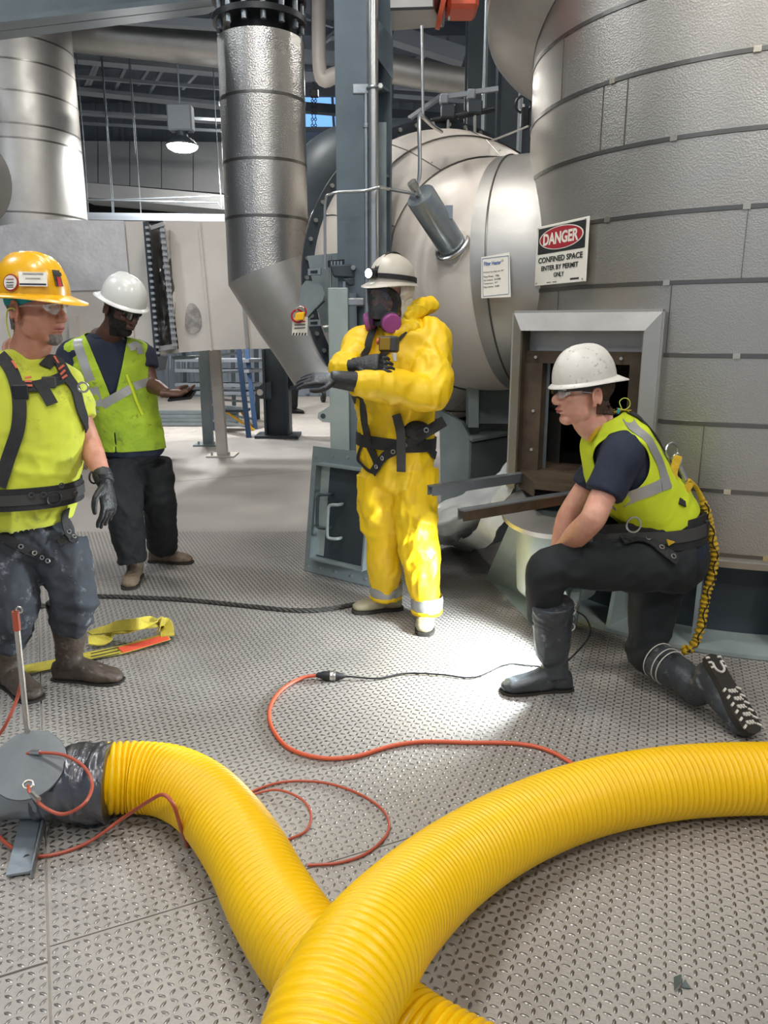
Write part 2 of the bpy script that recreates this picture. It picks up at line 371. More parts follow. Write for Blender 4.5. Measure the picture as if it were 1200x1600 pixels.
# big round ducts high up behind (left and right of the column)
t = tag(obj('roof_duct', MB().cyl(P(88, 50, 11.5), P(348, 78, 11.5), .22, n=28), m_alus), 'large round silver duct under the roof, left of the flanged pipe', 'duct')
tag(obj('roof_duct', MB().cyl(P(610, 108, 11), P(730, 130, 11), .17, n=28), m_alus), 'round pale duct under the roof, right of the steel column', 'duct')
mb = MB().tube([P(545, 112, 10.8), P(522, 118, 10.8), P(508, 124, 10.8), P(500, 112, 10.8), P(498, 60, 10.8), P(498, -40, 10.8)], [.1, .1, .1, .09, .09, .09], 14, sm=3)
tag(obj('elbow_pipe', mb, m_white), 'short white elbow pipe end under the roof beside the column', 'pipe')
mb = MB().tube([P(486, 400, 8.8), P(492, 325, 8.8), P(512, 275, 8.8), P(560, 250, 8.9), P(640, 245, 9.0)], .38, 32, sm=5)
tag(obj('elbow_duct', mb, m_cold), 'dark round elbow duct behind the column, above the heater neck', 'duct')
# window with chain
wt = thing('window_1', P(498, 200, 17), None, None); wt['kind'] = 'structure'
q = [P(468, 147, 17), P(540, 147, 17), P(540, 201, 17), P(468, 201, 17)]
m_day = mat('daylight_sky_pane', '#6fa5dd', .3, emit=('#74aae8', 1.0))
obj('pane', MB().slab(q, .02), m_day, wt)
obj('frame', MB().bar(P(466, 172, 16.95), P(540, 176, 16.95), .09, .1), m_dark, wt)
obj('frame', MB().bar(P(466, 145, 16.95), P(540, 145, 16.95), .06, .08), m_dark, wt)
obj('frame', MB().bar(P(466, 202, 16.95), P(540, 202, 16.95), .06, .08), m_dark, wt)
obj('frame', MB().bar(P(519, 145, 16.95), P(522, 202, 16.95), .05, .08), m_dark, wt)
mb = MB()
for s in (0, 1):
    for k in range(11):
        c = P(488+s*5, 148+k*4.8, 12); mb.torus(c, (1, 0, .2) if k % 2 else (0, 1, 0), .018, .006, 8, 4)
ch = thing('hoist_chain', P(490, 200, 12), 'dark hoist chain hanging in front of the blue window', 'chain')
obj('chain_links', mb, m_blackm, ch)['kind'] = 'stuff'
obj('hanger', MB().tube([P(490, 146, 12), Vector((P(490, 146, 12).x, 12, 6.3))], .015, 6), m_blackm, ch)
obj('hook_block', MB().box(P(491, 146, 12), (.12, .1, .1)), m_blackm, ch, bevel=.01)
# dark steel frame behind vessel and heater
for a, b, w, h, lab in [((745, -20, 9), (752, 215, 9), .36, .3, 'wide dark steel column rising behind the heater, left of its pair'), ((797, -20, 8.6), (803, 235, 8.6), .34, .3, 'dark steel column right beside the silver vessel')]:
    t = thing('steel_column', (P(*b).x, P(*b).y, 0), lab, 'column')
    a_, b_ = P(*a), P(*b); b_.z = 0; a_.x = b_.x; a_.y = b_.y; a_.z = 5.6
    obj('web', MB().bar(b_, a_, .04, h, up=(0, 1, 0)), m_cold, t)
    obj('flange', MB().bar(b_-Vector((0, h/2, 0)), a_-Vector((0, h/2, 0)), w, .03, up=(0, 1, 0)), m_cold, t)
    obj('flange', MB().bar(b_+Vector((0, h/2, 0)), a_+Vector((0, h/2, 0)), w, .03, up=(0, 1, 0)), m_cold, t)
def vpipe(px, py0, py1, Y, r, m, lab, name='riser_pipe', cat='pipe'):
    a, b = P(px, py0, Y), P(px, py1, Y); a.x = b.x
    return tag(obj(name, MB().cyl(b, a, r, n=14), m), lab, cat)
vpipe(755, -10, 214, 7.6, .022, m_galv, 'thin bare riser pipe standing on the heater, in front of the dark column')
vpipe(798, 20, 560, 8.2, .025, m_dark2, 'thin grey pipe between the dark column and the vessel')
tag(obj('round_duct', MB().cyl(Vector(P(784, 235, 8.9)), Vector(P(787, 60, 8.9)), .11, n=20), m_cold), 'dark round vertical duct behind the heater next to the vessel', 'duct')
# overhead beam top left
A, B = P(-60, 52, 5.2), P(352, 4, 6.6)
bt = thing('overhead_beam', (A+B)/2, 'grey blue painted steel beam crossing overhead at the top left corner', 'beam')
up = Vector((0, 0, 1))
obj('lower_flange', MB().bar(A, B, .5, .03), m_col, bt); obj('web', MB().bar(A+up*.3, B+up*.3, .03, .6), m_col, bt); obj('upper_flange', MB().bar(A+up*.6, B+up*.6, .5, .03), m_col, bt)
# high bay fixtures: one in view, the rest at their lamps, added far pair included
def bay(p, lab, s=1.0):
    p = Vector(p); t = thing('bay_or_fill_lamp', p, lab, 'lamp', None)
    obj('housing', MB().lathe([(.06*s, .34*s), (.1*s, .3*s), (.11*s, .16*s), (.2*s, .1*s), (.27*s, .04*s), (.27*s, .01*s)], p, n=24), m_cold, t)
    obj('diffuser', MB().lathe([(.27*s, .012*s), (.25*s, -.03*s), (.18*s, -.07*s), (.05*s, -.09*s)], p, n=24), m_glow, t)
    obj('hanger', MB().tube([p+Vector((0, 0, .34*s)), Vector((p.x, p.y, 6.3))], .012, 6), m_galv, t)
    return t
lp = P(285, 229, 11.5)
area('bay_or_fill_light', lp-Vector((0, 0, .06)), lp-Vector((0, .01, 3)), .4, 260)
_b = bay(lp, 'lit round high bay lamp hanging under the roof, glaring white', .8)
obj('driver_box', MB().box(lp+Vector((0, 0, .36)), (.34, .2, .34)), m_dark2, _b, bevel=.02)
for i, p in enumerate(BAYS_AND_FILL): bay((p[0], p[1], p[2]+.06), 'round high bay lamp under the roof, above the frame of the photo')['group'] = 'high bay lamps outside the frame'
# ---------------- vessel ----------------
VC = Vector((2.09, 4.60, 0)); VR = 1.25
vt = thing('process_vessel', VC, 'huge round silver clad vessel with hoop bands and an open hatch at right', 'vessel')
hn = Vector((-.466, -.885, 0)).normalized(); hs = Vector((-hn.y, hn.x, 0))   # hatch normal; sideways towards the camera side
if hs.y > 0: hs = -hs
HA = Vector((.77, 3.9, 0)); HW = .52
HC = HA+hs*(HW/2)
zb, zt = .785, 1.50          # hatch opening bottom and top
# shell: cylinder wall with the hatch area left open
def shell(z0, z1, gap):
    mb = MB(); n = 128; ac = math.atan2((HC-VC).y, (HC-VC).x); half = math.asin(.262/VR)
    for i in range(n):
        a0 = ac+half+(2*math.pi-2*half*1)*i/n if gap else 2*math.pi*i/n
        a1 = ac+half+(2*math.pi-2*half*1)*(i+1)/n if gap else 2*math.pi*(i+1)/n
        p = [VC+Vector((math.cos(a)*VR, math.sin(a)*VR, z)) for z in (z0, z1) for a in (a0, a1)]
        mb.add(p, [(0, 1, 3, 2)])
    return mb
BZ = [.465, .77, 1.08, 1.39, 1.715, 2.02, 2.33, 2.63, 2.93, 3.23]
CZ = [.43]+BZ[1:]+[4.6]
for i in range(len(CZ)-1):     # one course of sheeting between each two bands
    cut_ = [CZ[i]]+[z for z in (zb, zt) if CZ[i] < z < CZ[i+1]]+[CZ[i+1]]; mbs = MB()
    for a_, b_ in zip(cut_[:-1], cut_[1:]):
        m_ = shell(a_, b_, zb-1e-4 <= a_ and b_ <= zt+1e-4); mbs.add(m_.v, m_.f)
    me = mbs.mesh('c'); bm = bmesh.new(); bm.from_mesh(me); bmesh.ops.remove_doubles(bm, verts=bm.verts, dist=1e-4); bm.to_mesh(me); bm.free()
    obj('cladding_course', me, m_alu2, vt)
ah = math.atan2((HC-VC).y, (HC-VC).x)
for i, z in enumerate(BZ):
    mb = MB(); n = 120; half = .0 if (z < zb-.05 or z > zt+.12) else .225
    for k in range(n):
        a0 = ah+half+(2*math.pi-2*half)*k/n; a1 = ah+half+(2*math.pi-2*half)*(k+1)/n
        vs = []
        for a in (a0, a1):
            e = Vector((math.cos(a), math.sin(a), 0)); vs += [VC+e*(VR+.001)+Vector((0, 0, z-.011)), VC+e*(VR+.005)+Vector((0, 0, z-.009)), VC+e*(VR+.005)+Vector((0, 0, z+.009)), VC+e*(VR+.001)+Vector((0, 0, z+.011))]
        mb.add(vs, [(0, 4, 5, 1), (1, 5, 6, 2), (2, 6, 7, 3)])
    b = obj('hoop_band', mb, m_band, vt)
    for k in range(3):
        a = math.radians(-150+(i*37+k*23) % 75); e = Vector((math.cos(a), math.sin(a), 0)); s_ = Vector((-e.y, e.x, 0))
        if half and abs(a-(ah if ah < 0 else ah-2*math.pi)) < .3: continue
        obj('band_clip', MB().box(VC+e*(VR+.006)+Vector((0, 0, z)), (.03, .006, .024), ax=(s_, e, Vector((0, 0, 1)))), m_clip, b)
# lap seams (vertical joints of the cladding sheets)
for k, (px, y0, y1) in enumerate([(884, 18, 92), (873, 455, 486), (1050, 440, 548), (1170, 320, 430), (940, 195, 240), (1100, 670, 765), (985, 75, 188)]):
    p, q = oncyl(px, y0, VC, VR+.001), oncyl(px, y1, VC, VR+.001); q.x, q.y = p.x, p.y; zm = (p.z+q.z)/2
    lo = max([z for z in BZ if z < zm] or [.43]); hi = min([z for z in BZ if z > zm] or [3.5]); p.z, q.z = hi, lo
    e = (p-VC); e.z = 0; e.normalize()
    obj('lap_seam', MB().bar(q, p, .006, .003, up=e.cross(up)), m_band, vt)
obj('bottom_rim', MB().lathe([(VR-.02, .405), (VR+.012, .405), (VR+.012, .435), (VR-.02, .435)], VC, n=96), m_steel, vt)
obj('base_skirt', MB().lathe([(VR-.16, .015), (VR-.16, .42)], VC, n=96, cap=False), m_cold, vt)
obj('base_ring', MB().lathe([(VR-.3, .003), (VR+.12, .003), (VR+.12, .022), (VR-.3, .022)], VC, n=96, cap=False), m_ltgrn, vt)
for k in range(20):
    a = math.radians(-174+k*18+3.5); e = Vector((math.cos(a), math.sin(a), 0)); s_ = Vector((-e.y, e.x, 0))
    if k in (1, ): continue
    q = [VC+e*(VR-.16)+Vector((0, 0, .022)), VC+e*(VR+.09)+Vector((0, 0, .022)), VC+e*(VR+.0)+Vector((0, 0, .4)), VC+e*(VR-.16)+Vector((0, 0, .4))]
    obj('gusset', MB().prism([p-s_*.01 for p in q], s_*.02), m_ltgrn if k < 3 else m_grey, vt)
# flared shoulder of the vessel, tilted: low on the left, above the frame in front
def tiltring(r, z, k=.44):
    return [VC+Vector((math.cos(a)*r, math.sin(a)*r, z+k*(math.cos(a)*.6-math.sin(a)*.8))) for a in [2*math.pi*i/96 for i in range(96)]]
obj('shoulder', MB().rings([tiltring(VR+.003, 3.31), tiltring(VR+.12, 3.37), tiltring(VR+.235, 3.44), tiltring(VR+.27, 3.48), tiltring(VR+.27, 3.56), tiltring(VR+.23, 3.62), tiltring(VR+.08, 3.7, .3), tiltring(VR, 3.85, .2)], cap=False), m_alus, vt)
# hatch: outer picture-frame hood, return box, rusty inner frame, dark inside
def H(u, z, d=0.0): return HA+hs*u+hn*d+Vector((0, 0, z))
ht = obj('hatch_hood', MB().prism([H(-.105, 1.585, .06), H(.60, 1.585, .06), H(.53, 1.5, .08), H(-.06, 1.5, .08)], hn*-.014), m_alus, vt)
obj('hood_side', MB().prism([H(.60, 1.585, .06), H(.60, .75, .06), H(.53, .75, .08), H(.53, 1.5, .08)], hn*-.014), m_alus, ht)
obj('hood_side', MB().prism([H(-.105, 1.585, .06), H(-.105, .70, .06), H(-.06, .70, .08), H(-.06, 1.5, .08)], hn*-.014), m_alus, ht)
obj('hood_return', MB().prism([H(-.105, 1.585, .055), H(.60, 1.585, .055), H(.60, 1.585, -.05), H(-.105, 1.585, -.42)], (0, 0, .012)), m_alus, ht)
obj('hood_return', MB().prism([H(.60, 1.585, .055), H(.60, .75, .055), H(.60, .75, -.06), H(.60, 1.585, -.06)], hs*.01), m_alus, ht)
obj('hood_return', MB().prism([H(-.105, 1.585, .055), H(-.105, .70, .055), H(-.105, .70, -.42), H(-.105, 1.585, -.42)], hs*-.01), m_alus, ht)
obj('inner_lining', MB().prism([H(-.06, 1.5, .07), H(-.06, .72, .07), H(-.06, .72, -.12), H(-.06, 1.5, -.12)], hs*.006), m_rust, ht)
obj('inner_lining', MB().prism([H(.53, 1.5, .07), H(.53, .75, .07), H(.53, .75, -.12), H(.53, 1.5, -.12)], hs*-.006), m_alus, ht)
obj('inner_lining', MB().prism([H(-.06, 1.5, -.06), H(.53, 1.5, -.06), H(.58, 1.37, -.06), H(-.06, 1.37, -.06)], hn*-.01), m_alus, ht)
fr = obj('hatch_frame', MB().prism([H(-.055, 1.40, -.01), H(.58, 1.40, -.01), H(.58, 1.34, -.01), H(-.055, 1.34, -.01)], hn*-.10), m_rust, vt)
obj('frame_side', MB().prism([H(-.055, 1.34, -.0), H(.035, 1.34, -.0), H(.035, .74, -.0), H(-.055, .74, -.0)], hn*-.10), m_rust, fr)
obj('frame_side', MB().prism([H(.46, 1.34, -.01), H(.53, 1.34, -.01), H(.53, .74, -.01), H(.46, .74, -.01)], hn*-.10), m_rust, fr)
obj('frame_edge', MB().prism([H(.035, 1.34, -.09), H(.05, 1.34, -.09), H(.05, .78, -.09), H(.035, .78, -.09)], hn*-.01), m_galv, fr)
obj('sill', MB().prism([H(-.055, .79, .03), H(.12, .79, .33), H(.56, .79, .33), H(.58, .79, -.3), H(-.055, .79, -.3)], (0, 0, -.03)), m_rust, fr)
obj('sill_face', MB().prism([H(-.055, .76, .03), H(.12, .76, .33), H(.12, .72, .33), H(-.055, .70, .03)], hn*-.01), m_rust, fr)
for u, z in ((.0, 1.37), (.2, 1.37), (.42, 1.37), (.0, .9), (.0, 1.1)): obj('bolt', MB().cyl(H(u, z, -.0), H(u, z, .012), .008, n=8), m_bolt, fr)
# closed dark cavity behind the hatch
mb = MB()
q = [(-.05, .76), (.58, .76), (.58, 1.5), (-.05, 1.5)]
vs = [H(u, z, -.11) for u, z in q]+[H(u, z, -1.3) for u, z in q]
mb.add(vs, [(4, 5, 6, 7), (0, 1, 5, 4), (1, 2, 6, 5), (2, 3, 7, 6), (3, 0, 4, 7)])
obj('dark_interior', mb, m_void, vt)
# slide rails
for a, b, lab in [(P(830, 735, 3.88), Fl(672, 760, .785), 'upper steel slide rail reaching left out of the hatch, behind the yellow suit'), (Fl(896, 769, .785), Fl(720, 797, .785), 'lower steel slide rail out of the hatch, ending in front of the plastic sheet')]:
    a = Vector(a); a.z = .785; b = Vector(b); t = thing('slide_rail', b, lab, 'rail'); d = (b-a).normalized(); s_ = d.cross(up)
    L_ = MB().bar(a, b, .045, .006, up=up); obj('top_flange', L_, m_galv, t)
    obj('web', MB().bar(a-up*.022-s_*.018, b-up*.022-s_*.018, .006, .044), m_rust if 'lower' in lab else m_galv, t)
    obj('web', MB().bar(a-up*.022+s_*.018, b-up*.022+s_*.018, .006, .044), m_galv, t)
# danger sign
sc_ = oncyl(877, 395, VC, VR+.004); e = (sc_-VC); e.z = 0; e.normalize(); p0 = sc_+e*.012; sx_ = up.cross(e)
def onp(x, y): return onplane(x, y, p0, e)
wS = (onp(917, 393)-onp(837, 398)).length; hS = onp(877, 347).z-onp(877, 443).z
st = thing('danger_sign', p0-up*hS/2, 'white, black and red danger confined space sign on the vessel', 'sign')
ctr = (onp(917, 393)+onp(837, 398))/2; ctr.z = (onp(877, 347).z+onp(877, 443).z)/2
obj('backing', MB().box(ctr-e*.004, (wS, .006, hS), ax=(sx_, e, up)), m_signw, st, bevel=.002)
obj('border', MB().box(ctr-e*.0005+up*hS*.245, (wS*.91, .002, hS*.43), ax=(sx_, e, up)), m_signk, st)
def oval(c, rx, ry, d, th):
    return MB().prism([c+sx_*math.cos(2*math.pi*k/48)*rx+up*math.sin(2*math.pi*k/48)*ry+e*d for k in range(48)], e*th)
oc = ctr+up*hS*.26
obj('oval_rim', oval(oc, wS*.425, hS*.19, .0008, .001), m_signw, st); obj('oval', oval(oc, wS*.405, hS*.175, .0019, .001), m_red, st)
for s, dz, h, w in [('CONFINED SPACE', -.075, .095, .86), ('ENTER BY PERMIT', -.215, .08, .72), ('ONLY', -.34, .08, .2)]:
    text('lettering', s, ctr+up*hS*dz, sx_, up, h*hS, m_signk, st, width=w*wS, bold=.02)
text('lettering', 'DANGER', oc, sx_, up, hS*.2, m_signw, st, width=wS*.68, off=.003, bold=.035)
for a, b in ((-.45, .46), (.45, .46), (-.45, -.46), (.45, -.46)): obj('rivet', MB().cyl(ctr+sx_*wS*a+up*hS*b, ctr+sx_*wS*a+up*hS*b+e*.004, .004, n=8), m_steel, st)
obj('fine_print', MB().box(ctr+sx_*wS*.3-up*hS*.44, (wS*.16, .001, hS*.03), ax=(sx_, e, up)), m_band, st)
for a_ in (-.2, -.08): obj('fine_print', MB().box(ctr+sx_*wS*a_-up*hS*.46, (wS*.08, .001, hS*.01), ax=(sx_, e, up)), m_signk, st)
# ---------------- heater ----------------
HC0 = P(690, 440, 6.0); ax_ = Vector((.5, -1.2, -.04)).normalized()
hx, hy, hd = frame(ax_)
tt = thing('process_heater', (HC0.x, HC0.y, 0), 'big cream and silver clad round heater behind the steel column', 'heater')
def lring(c, prof, n=96): return MB().lathe(prof, c, ax_, n, cap=False)
obj('rear_drum', MB().lathe([(.3, -.9), (.8, -.85), (1.02, -.4), (1.04, -.02)], HC0, ax_, 96), m_cream, tt)
fl = obj('flange_ring', lring(HC0, [(.95, .0), (1.11, 0), (1.11, .03), (.95, .03)]), m_cold, tt)
for k in range(52):
    a = 2*math.pi*k/52; c = HC0+hx*math.cos(a)*1.08+hy*math.sin(a)*1.08
    obj('bolt', MB().cyl(c, c+ax_*.05, .015, n=8), m_bolt, fl)
SH = [(1.03, .03), (1.04, .07), (1.02, .2), (.93, .42), (.82, .6), (.76, .7)]
obj('shoulder_cladding', lring(HC0, SH), m_cream, tt)
# elbow from the shoulder into the vessel, built as mitred rings
ep = smooth_path([HC0+ax_*.68, HC0+ax_*.93, Vector((1.06, 5.02, 1.85)), Vector((1.45, 4.93, 1.83)), Vector((1.9, 4.88, 1.82))], 5)
er = list(np.interp(np.linspace(0, 1, len(ep)), [0, .3, 1], [.76, .72, .67]))
obj('elbow_neck', MB().tube(ep[:9], [r-.003 for r in er[:9]], 72, cap=False), m_cream, tt); obj('elbow_duct', MB().tube(ep[6:], er[6:], 72, cap=False), m_alus, tt)
hbm = MB().tube(ep, er, 72, cap=False).mesh('x'); hbm2 = lring(HC0, SH).mesh('y'); HV = BVHTree.FromPolygons([v.co[:] for v in hbm.vertices]+[v.co[:] for v in hbm2.vertices], [tuple(p.vertices) for p in hbm.polygons]+[tuple(i+len(hbm.vertices) for i in p.vertices) for p in hbm2.polygons])
def hhit(px, py):
    d = ray(px, py).normalized(); h = HV.ray_cast(CAM, d)
    if h[0] is None: return P(px, py, 4.6), Vector((-.3, -1, 0)).normalized()
    n = h[1] if h[1].dot(d) < 0 else -h[1]; return h[0], n.normalized()
for i in (1, 7, 11, 15):
    d_ = (ep[i+1]-ep[i-1]).normalized(); obj('lap_band', MB().torus(ep[i], d_, er[i]+.002, .006, 72, 6), m_band, tt)
for rr, h in ((.935, .415),): obj('lap_band', lring(HC0, [(rr, h-.006), (rr+.006, h-.004), (rr+.006, h+.006), (rr, h+.008)]), m_band, tt)
for k in range(10):
    a = 2*math.pi*(k+.35)/10; e_ = hx*math.cos(a)+hy*math.sin(a)
    pts = [HC0+e_*(r+.002)+ax_*h for r, h in SH[1:]]
    sm_ = obj('lap_seam', MB().tube(pts, .0035, 6), m_band, tt)
    for j in range(5):
        q_ = pts[0].lerp(pts[-1], .1+.2*j)+e_*.03; obj('rivet', MB().ell(q_, .006, n=6, m=4), m_bolt, sm_)
# name plate of the heater
pp, pn = hhit(775, 430); pn = Vector((pn.x, pn.y, pn.z*.3)).normalized(); pp = pp+pn*.03; px_ = up.cross(pn)
def onq(x, y): return onplane(x, y, pp, pn)
ntg = thing('name_plate', onq(775, 466), 'white name plate with blue heading on the silver heater drum', 'sign')
q = [onq(752, 402), onq(752, 466), onq(798, 464), onq(796, 394)]
obj('plate', MB().prism(q, -pn*.004), m_signw, ntg)
ca = sum(q, Vector())/4; wq = (q[3]-q[0]).length; hq = (q[0]-q[1]).length
xa = ((q[3]-q[0])+(q[2]-q[1])).normalized(); ya = ((q[0]-q[1])+(q[3]-q[2])).normalized()
def qp(u, v): return ca+xa*u*wq+ya*v*hq
for a, b in (((-.46, .46), (.46, .46)), ((.46, .46), (.46, -.46)), ((.46, -.46), (-.46, -.46)), ((-.46, -.46), (-.46, .46))):
    obj('border_line', MB().bar(qp(*a)+pn*.001, qp(*b)+pn*.001, .002, .002), m_blueink, ntg)
text('heading', 'Filter Heater', qp(-.1, .33), xa, ya, hq*.1, m_blueink, ntg, width=wq*.6, bold=.02)
text('maker_mark', 'O', qp(.25, .36), xa, ya, hq*.05, m_ink, ntg)
for i, (s, w) in enumerate([('Primary Gas Reg. Set "80"', .72), ('Flow Press.   70lb', .55), ('Air Control   10-20/80', .6), ('Temperature   90°F', .5), ('Filter Volume   10,000', .55)]):
    text('line_of_text', s, qp(-.42, .1-.085*i if i else .12), xa, ya, hq*.045, m_ink, ntg, width=wq*w, align='LEFT')
# tilted sensor canister with bracket tubes
cb_ = hhit(707, 384)[0]; cY = cb_.y; ca_ = P(656, 305, cY-.2)
d_ = (cb_-ca_).normalized()
cn = thing('sensor_canister', cb_, 'tilted grey galvanised cylinder canister on the heater side', 'canister')
obj('body', MB().lathe([(.03, -.0), (.078, .0), (.082, .008), (.082, (cb_-ca_).length)], ca_, d_, 32), m_galv, cn, ang=50)
obj('stem', MB().cyl(ca_-d_*.06, ca_, .018, n=12), m_steel, cn); obj('fitting', MB().cyl(ca_-d_*.09, ca_-d_*.05, .026, n=6), m_steel, cn)
obj('side_lug', MB().box(ca_.lerp(cb_, .45)+Vector((.075, -.02, .03)), (.04, .03, .07)), m_galv, cn)
obj('base_collar', MB().torus(cb_, d_, .1, .012, 32), m_steel, cn)
tag(obj('instrument_tube', MB().tube([P(644, 296, cY-.22), P(650, 288, cY-.2), P(655, 278, cY-.2), P(656, 250, cY-.2), P(655, 184, cY-.2), P(660, 182, cY-.15), P(675, 196, 4.9), P(690, 206, 5.2)], .011, 8, sm=4), m_steel), 'bent thin grey tube rising from the canister to the hanging rod', 'tube')
tag(obj('hanging_rod', MB().tube([P(659, 40, cY-.17), P(661, 185, cY-.17)], .008, 8), m_steel), 'thin bright vertical rod hanging above the canister', 'rod')
tag(obj('cross_tube', MB().tube([P(528, 300, 4.6), P(570, 298, 4.5), P(592, 293, 4.45), P(610, 296, 4.6), P(650, 303, cY-.24)], .009, 8, sm=4), m_steel), 'thin tube running level from the column to the canister', 'tube')
tag(obj('cross_tube', MB().tube([P(508, 420, 4.65), P(508, 318, 4.62), P(516, 304, 4.6), P(530, 300, 4.6)], .008, 8, sm=3), m_steel), 'thin bent tube dropping beside the bolted flange, left of the column', 'tube')
tag(obj('stay_wire', MB().tube([P(768, 220, 5.6), P(826, 197, 5.0)], .006, 6), m_steel), 'thin stay tube slanting up from heater to vessel', 'wire')
# small valves on top of the heater
for px, py, lab in [(742, 175, 'small valve with grey handle box on top of the heater, right one'), (700, 182, 'small valve with grey handle box on top of the heater, left one')]:
    b = P(px, py, 5.9); t = thing('relief_valve', P(px, 208, 5.9), lab, 'valve')
    obj('stem', MB().cyl(P(px, 212, 5.9), b, .012, n=10), m_steel, t); obj('body', MB().box(b+up*.03, (.1, .07, .09)), m_cold, t, bevel=.01)
    obj('actuator', MB().box(b+up*.11+Vector((-.03, 0, 0)), (.06, .06, .07)), m_dark2, t, bevel=.01); obj('arm', MB().bar(b+up*.13, b+up*.15+Vector((.16, 0, 0)), .03, .03), m_dark2, t)
    obj('outlet', MB().cyl(b-up*.03+Vector((-.12, 0, 0)), b-up*.01+Vector((.14, 0, .03)), .02, n=10), m_blackm, t)
t = thing('hand_valve', P(820, 210, 5.9), 'small black hand wheel valve between heater and vessel', 'valve')
obj('hand_wheel', MB().torus(P(818, 163, 5.9), (0, 1, 0), .055, .01, 20, 6), m_blackm, t); obj('body', MB().box(P(820, 185, 5.9), (.06, .06, .14)), m_blackm, t, bevel=.01); obj('stem', MB().cyl(P(818, 163, 5.9), P(819, 180, 5.9), .012, n=8), m_steel, t)
# silver box and orange fitting at the top edge
sb = thing('duct_box', P(650, 45, 4.8), 'silver duct box hanging over the column at the top edge', 'duct')
obj('box_body', MB().slab([P(610, 12, 4.5), P(676, 10, 4.5), P(692, 42, 4.9), P(612, 48, 4.9)], .04), m_alus, sb)
obj('box_front', MB().slab([P(612, -30, 4.5), P(676, -32, 4.5), P(678, 10, 4.5), P(610, 12, 4.5)], .04), m_cold, sb)
obj('box_end', MB().slab([P(676, -32, 4.5), P(700, -30, 4.9), P(694, 42, 4.9), P(677, 10, 4.5)], .03), m_cold, sb)
of = thing('orange_flange', P(700, 20, 4.6), 'orange painted round flange and housing at the top edge', 'fitting')
obj('disc', MB().cyl(P(692, -8, 4.6), P(699, -6, 4.6), .16, n=32), m_orange, of); obj('housing', MB().box(P(722, -18, 4.7), (.17, .2, .26)), m_orange, of, bevel=.02); obj('bolt', MB().cyl(P(700, 28, 4.55), P(703, 28, 4.55), .012, n=8), m_bolt, of)
# heater saddle and pedestal
sd = thing('heater_saddle', Fl(760, 700, .9)*1, 'grey primed steel saddle and pedestal carrying the heater', 'support')
sY = 4.75
def boxpx(x0, y0, x1, y1, Y, dep, dx=0):
    return MB().prism([P(x0, y0, Y), P(x1, y0, Y), P(x1, y1, Y), P(x0, y1, Y)], (dx, dep, 0))
obj('saddle_web', boxpx(735, 583, 812, 662, 5.3, .03), m_grey, sd)
obj('saddle_flange', boxpx(732, 583, 748, 668, 5.15, .16), m_ltgrn, sd)
q = [Fl(695, 652, .8), Fl(812, 655, .8), Fl(812, 673, .8), Fl(738, 686, .8)]
obj('top_plate', MB().prism(q, (0, 0, -.02)), m_ltgrn, sd)
for x, y in ((717, 655), (728, 674)): 
    c = Fl(x, y, .8); obj('bolt', MB().cyl(c-up*.0, c+up*.05, .01, n=8), m_bolt, sd)
zt_ = .785; a = Fl(738, 690, zt_); b_ = Fl(812, 676, zt_)
obj('pedestal', MB().prism([Vector((a.x, a.y+.04, 0)), Vector((b_.x, b_.y+.04, 0)), Vector((b_.x, b_.y+.6, 0)), Vector((a.x, a.y+.6, 0))], (0, 0, zt_-.02)), m_grey, sd)
obj('pedestal_wing', MB().prism([P(686, 640, 5.4), P(722, 660, 5.2), P(742, 700, 5.1), P(742, 815, 5.1), P(690, 830, 5.3)], (.02, .05, 0)), m_ltgrn, sd)
# mint coned support below hatch with gusset and ring
cs = thing('hatch_nozzle_support', Fl(800, 900), 'pale green gusset plates and ring flange under the hatch', 'support')
obj('gusset_plate', MB().prism([P(806, 795, 3.75), P(856, 850, 3.55), P(886, 930, 3.35), Fl(884, 962), Fl(758, 906)], (.01, .03, 0)), m_ltgrn, cs)
obj('ring_flange', MB().lathe([(.1, 0), (.27, 0), (.27, .025), (.1, .025)], P(870, 800, 3.62)-up*.0, (-.1, -.25, 1), 40, cap=False), m_alus, cs)
obj('ring_drum', MB().lathe([(.2, -.4), (.21, 0)], P(872, 802, 3.66), (-.05, -.1, 1), 40), m_ltgrn, cs)
obj('base_plate', MB().prism([Fl(762, 905), Fl(830, 975), Fl(925, 950), Fl(900, 900)], (0, 0, .008)), m_ltgrn, cs)
obj('back_gusset', MB().prism([Fl(884, 985, .0), Fl(898, 985, 0), P(906, 925, 3.45), P(892, 925, 3.45)], (.02, .04, 0)), m_ltgrn, cs)
# plastic sheeting lying between suit and support
def crumple(pts_grid, amp, seed, name, m, lab, cat):
    nx = len(pts_grid[0]); ny = len(pts_grid); res = 10; vs = []; W_ = (nx-1)*res+1; H_ = (ny-1)*res+1
    rows = [smooth_path(r, res) for r in pts_grid]
    for i in range(W_):
        pass
    cols_ = [smooth_path([r[i] for r in rows], res) for i in range(len(rows[0]))]
    for j in range(len(cols_[0])):
        for i in range(len(cols_)):
            p = cols_[i][j]; nn = noise.noise_vector(p*7+Vector((seed, 0, 0)))*amp+noise.noise_vector(p*19+Vector((seed, 3, 0)))*amp*.45
            vs.append(p+nn)
    wq_ = len(cols_); fs = [(j*wq_+i, j*wq_+i+1, (j+1)*wq_+i+1, (j+1)*wq_+i) for j in range(len(cols_[0])-1) for i in range(wq_-1)]
    mb = MB().add(vs, fs); me = mb.mesh(name); bm = bmesh.new(); bm.from_mesh(me); bmesh.ops.solidify(bm, geom=bm.faces, thickness=.002); bm.to_mesh(me); bm.free()
    for v in me.vertices:
        v.co.z = max(v.co.z, .004)
    o = obj(name, me, m, ang=60); return tag(o, lab, cat)
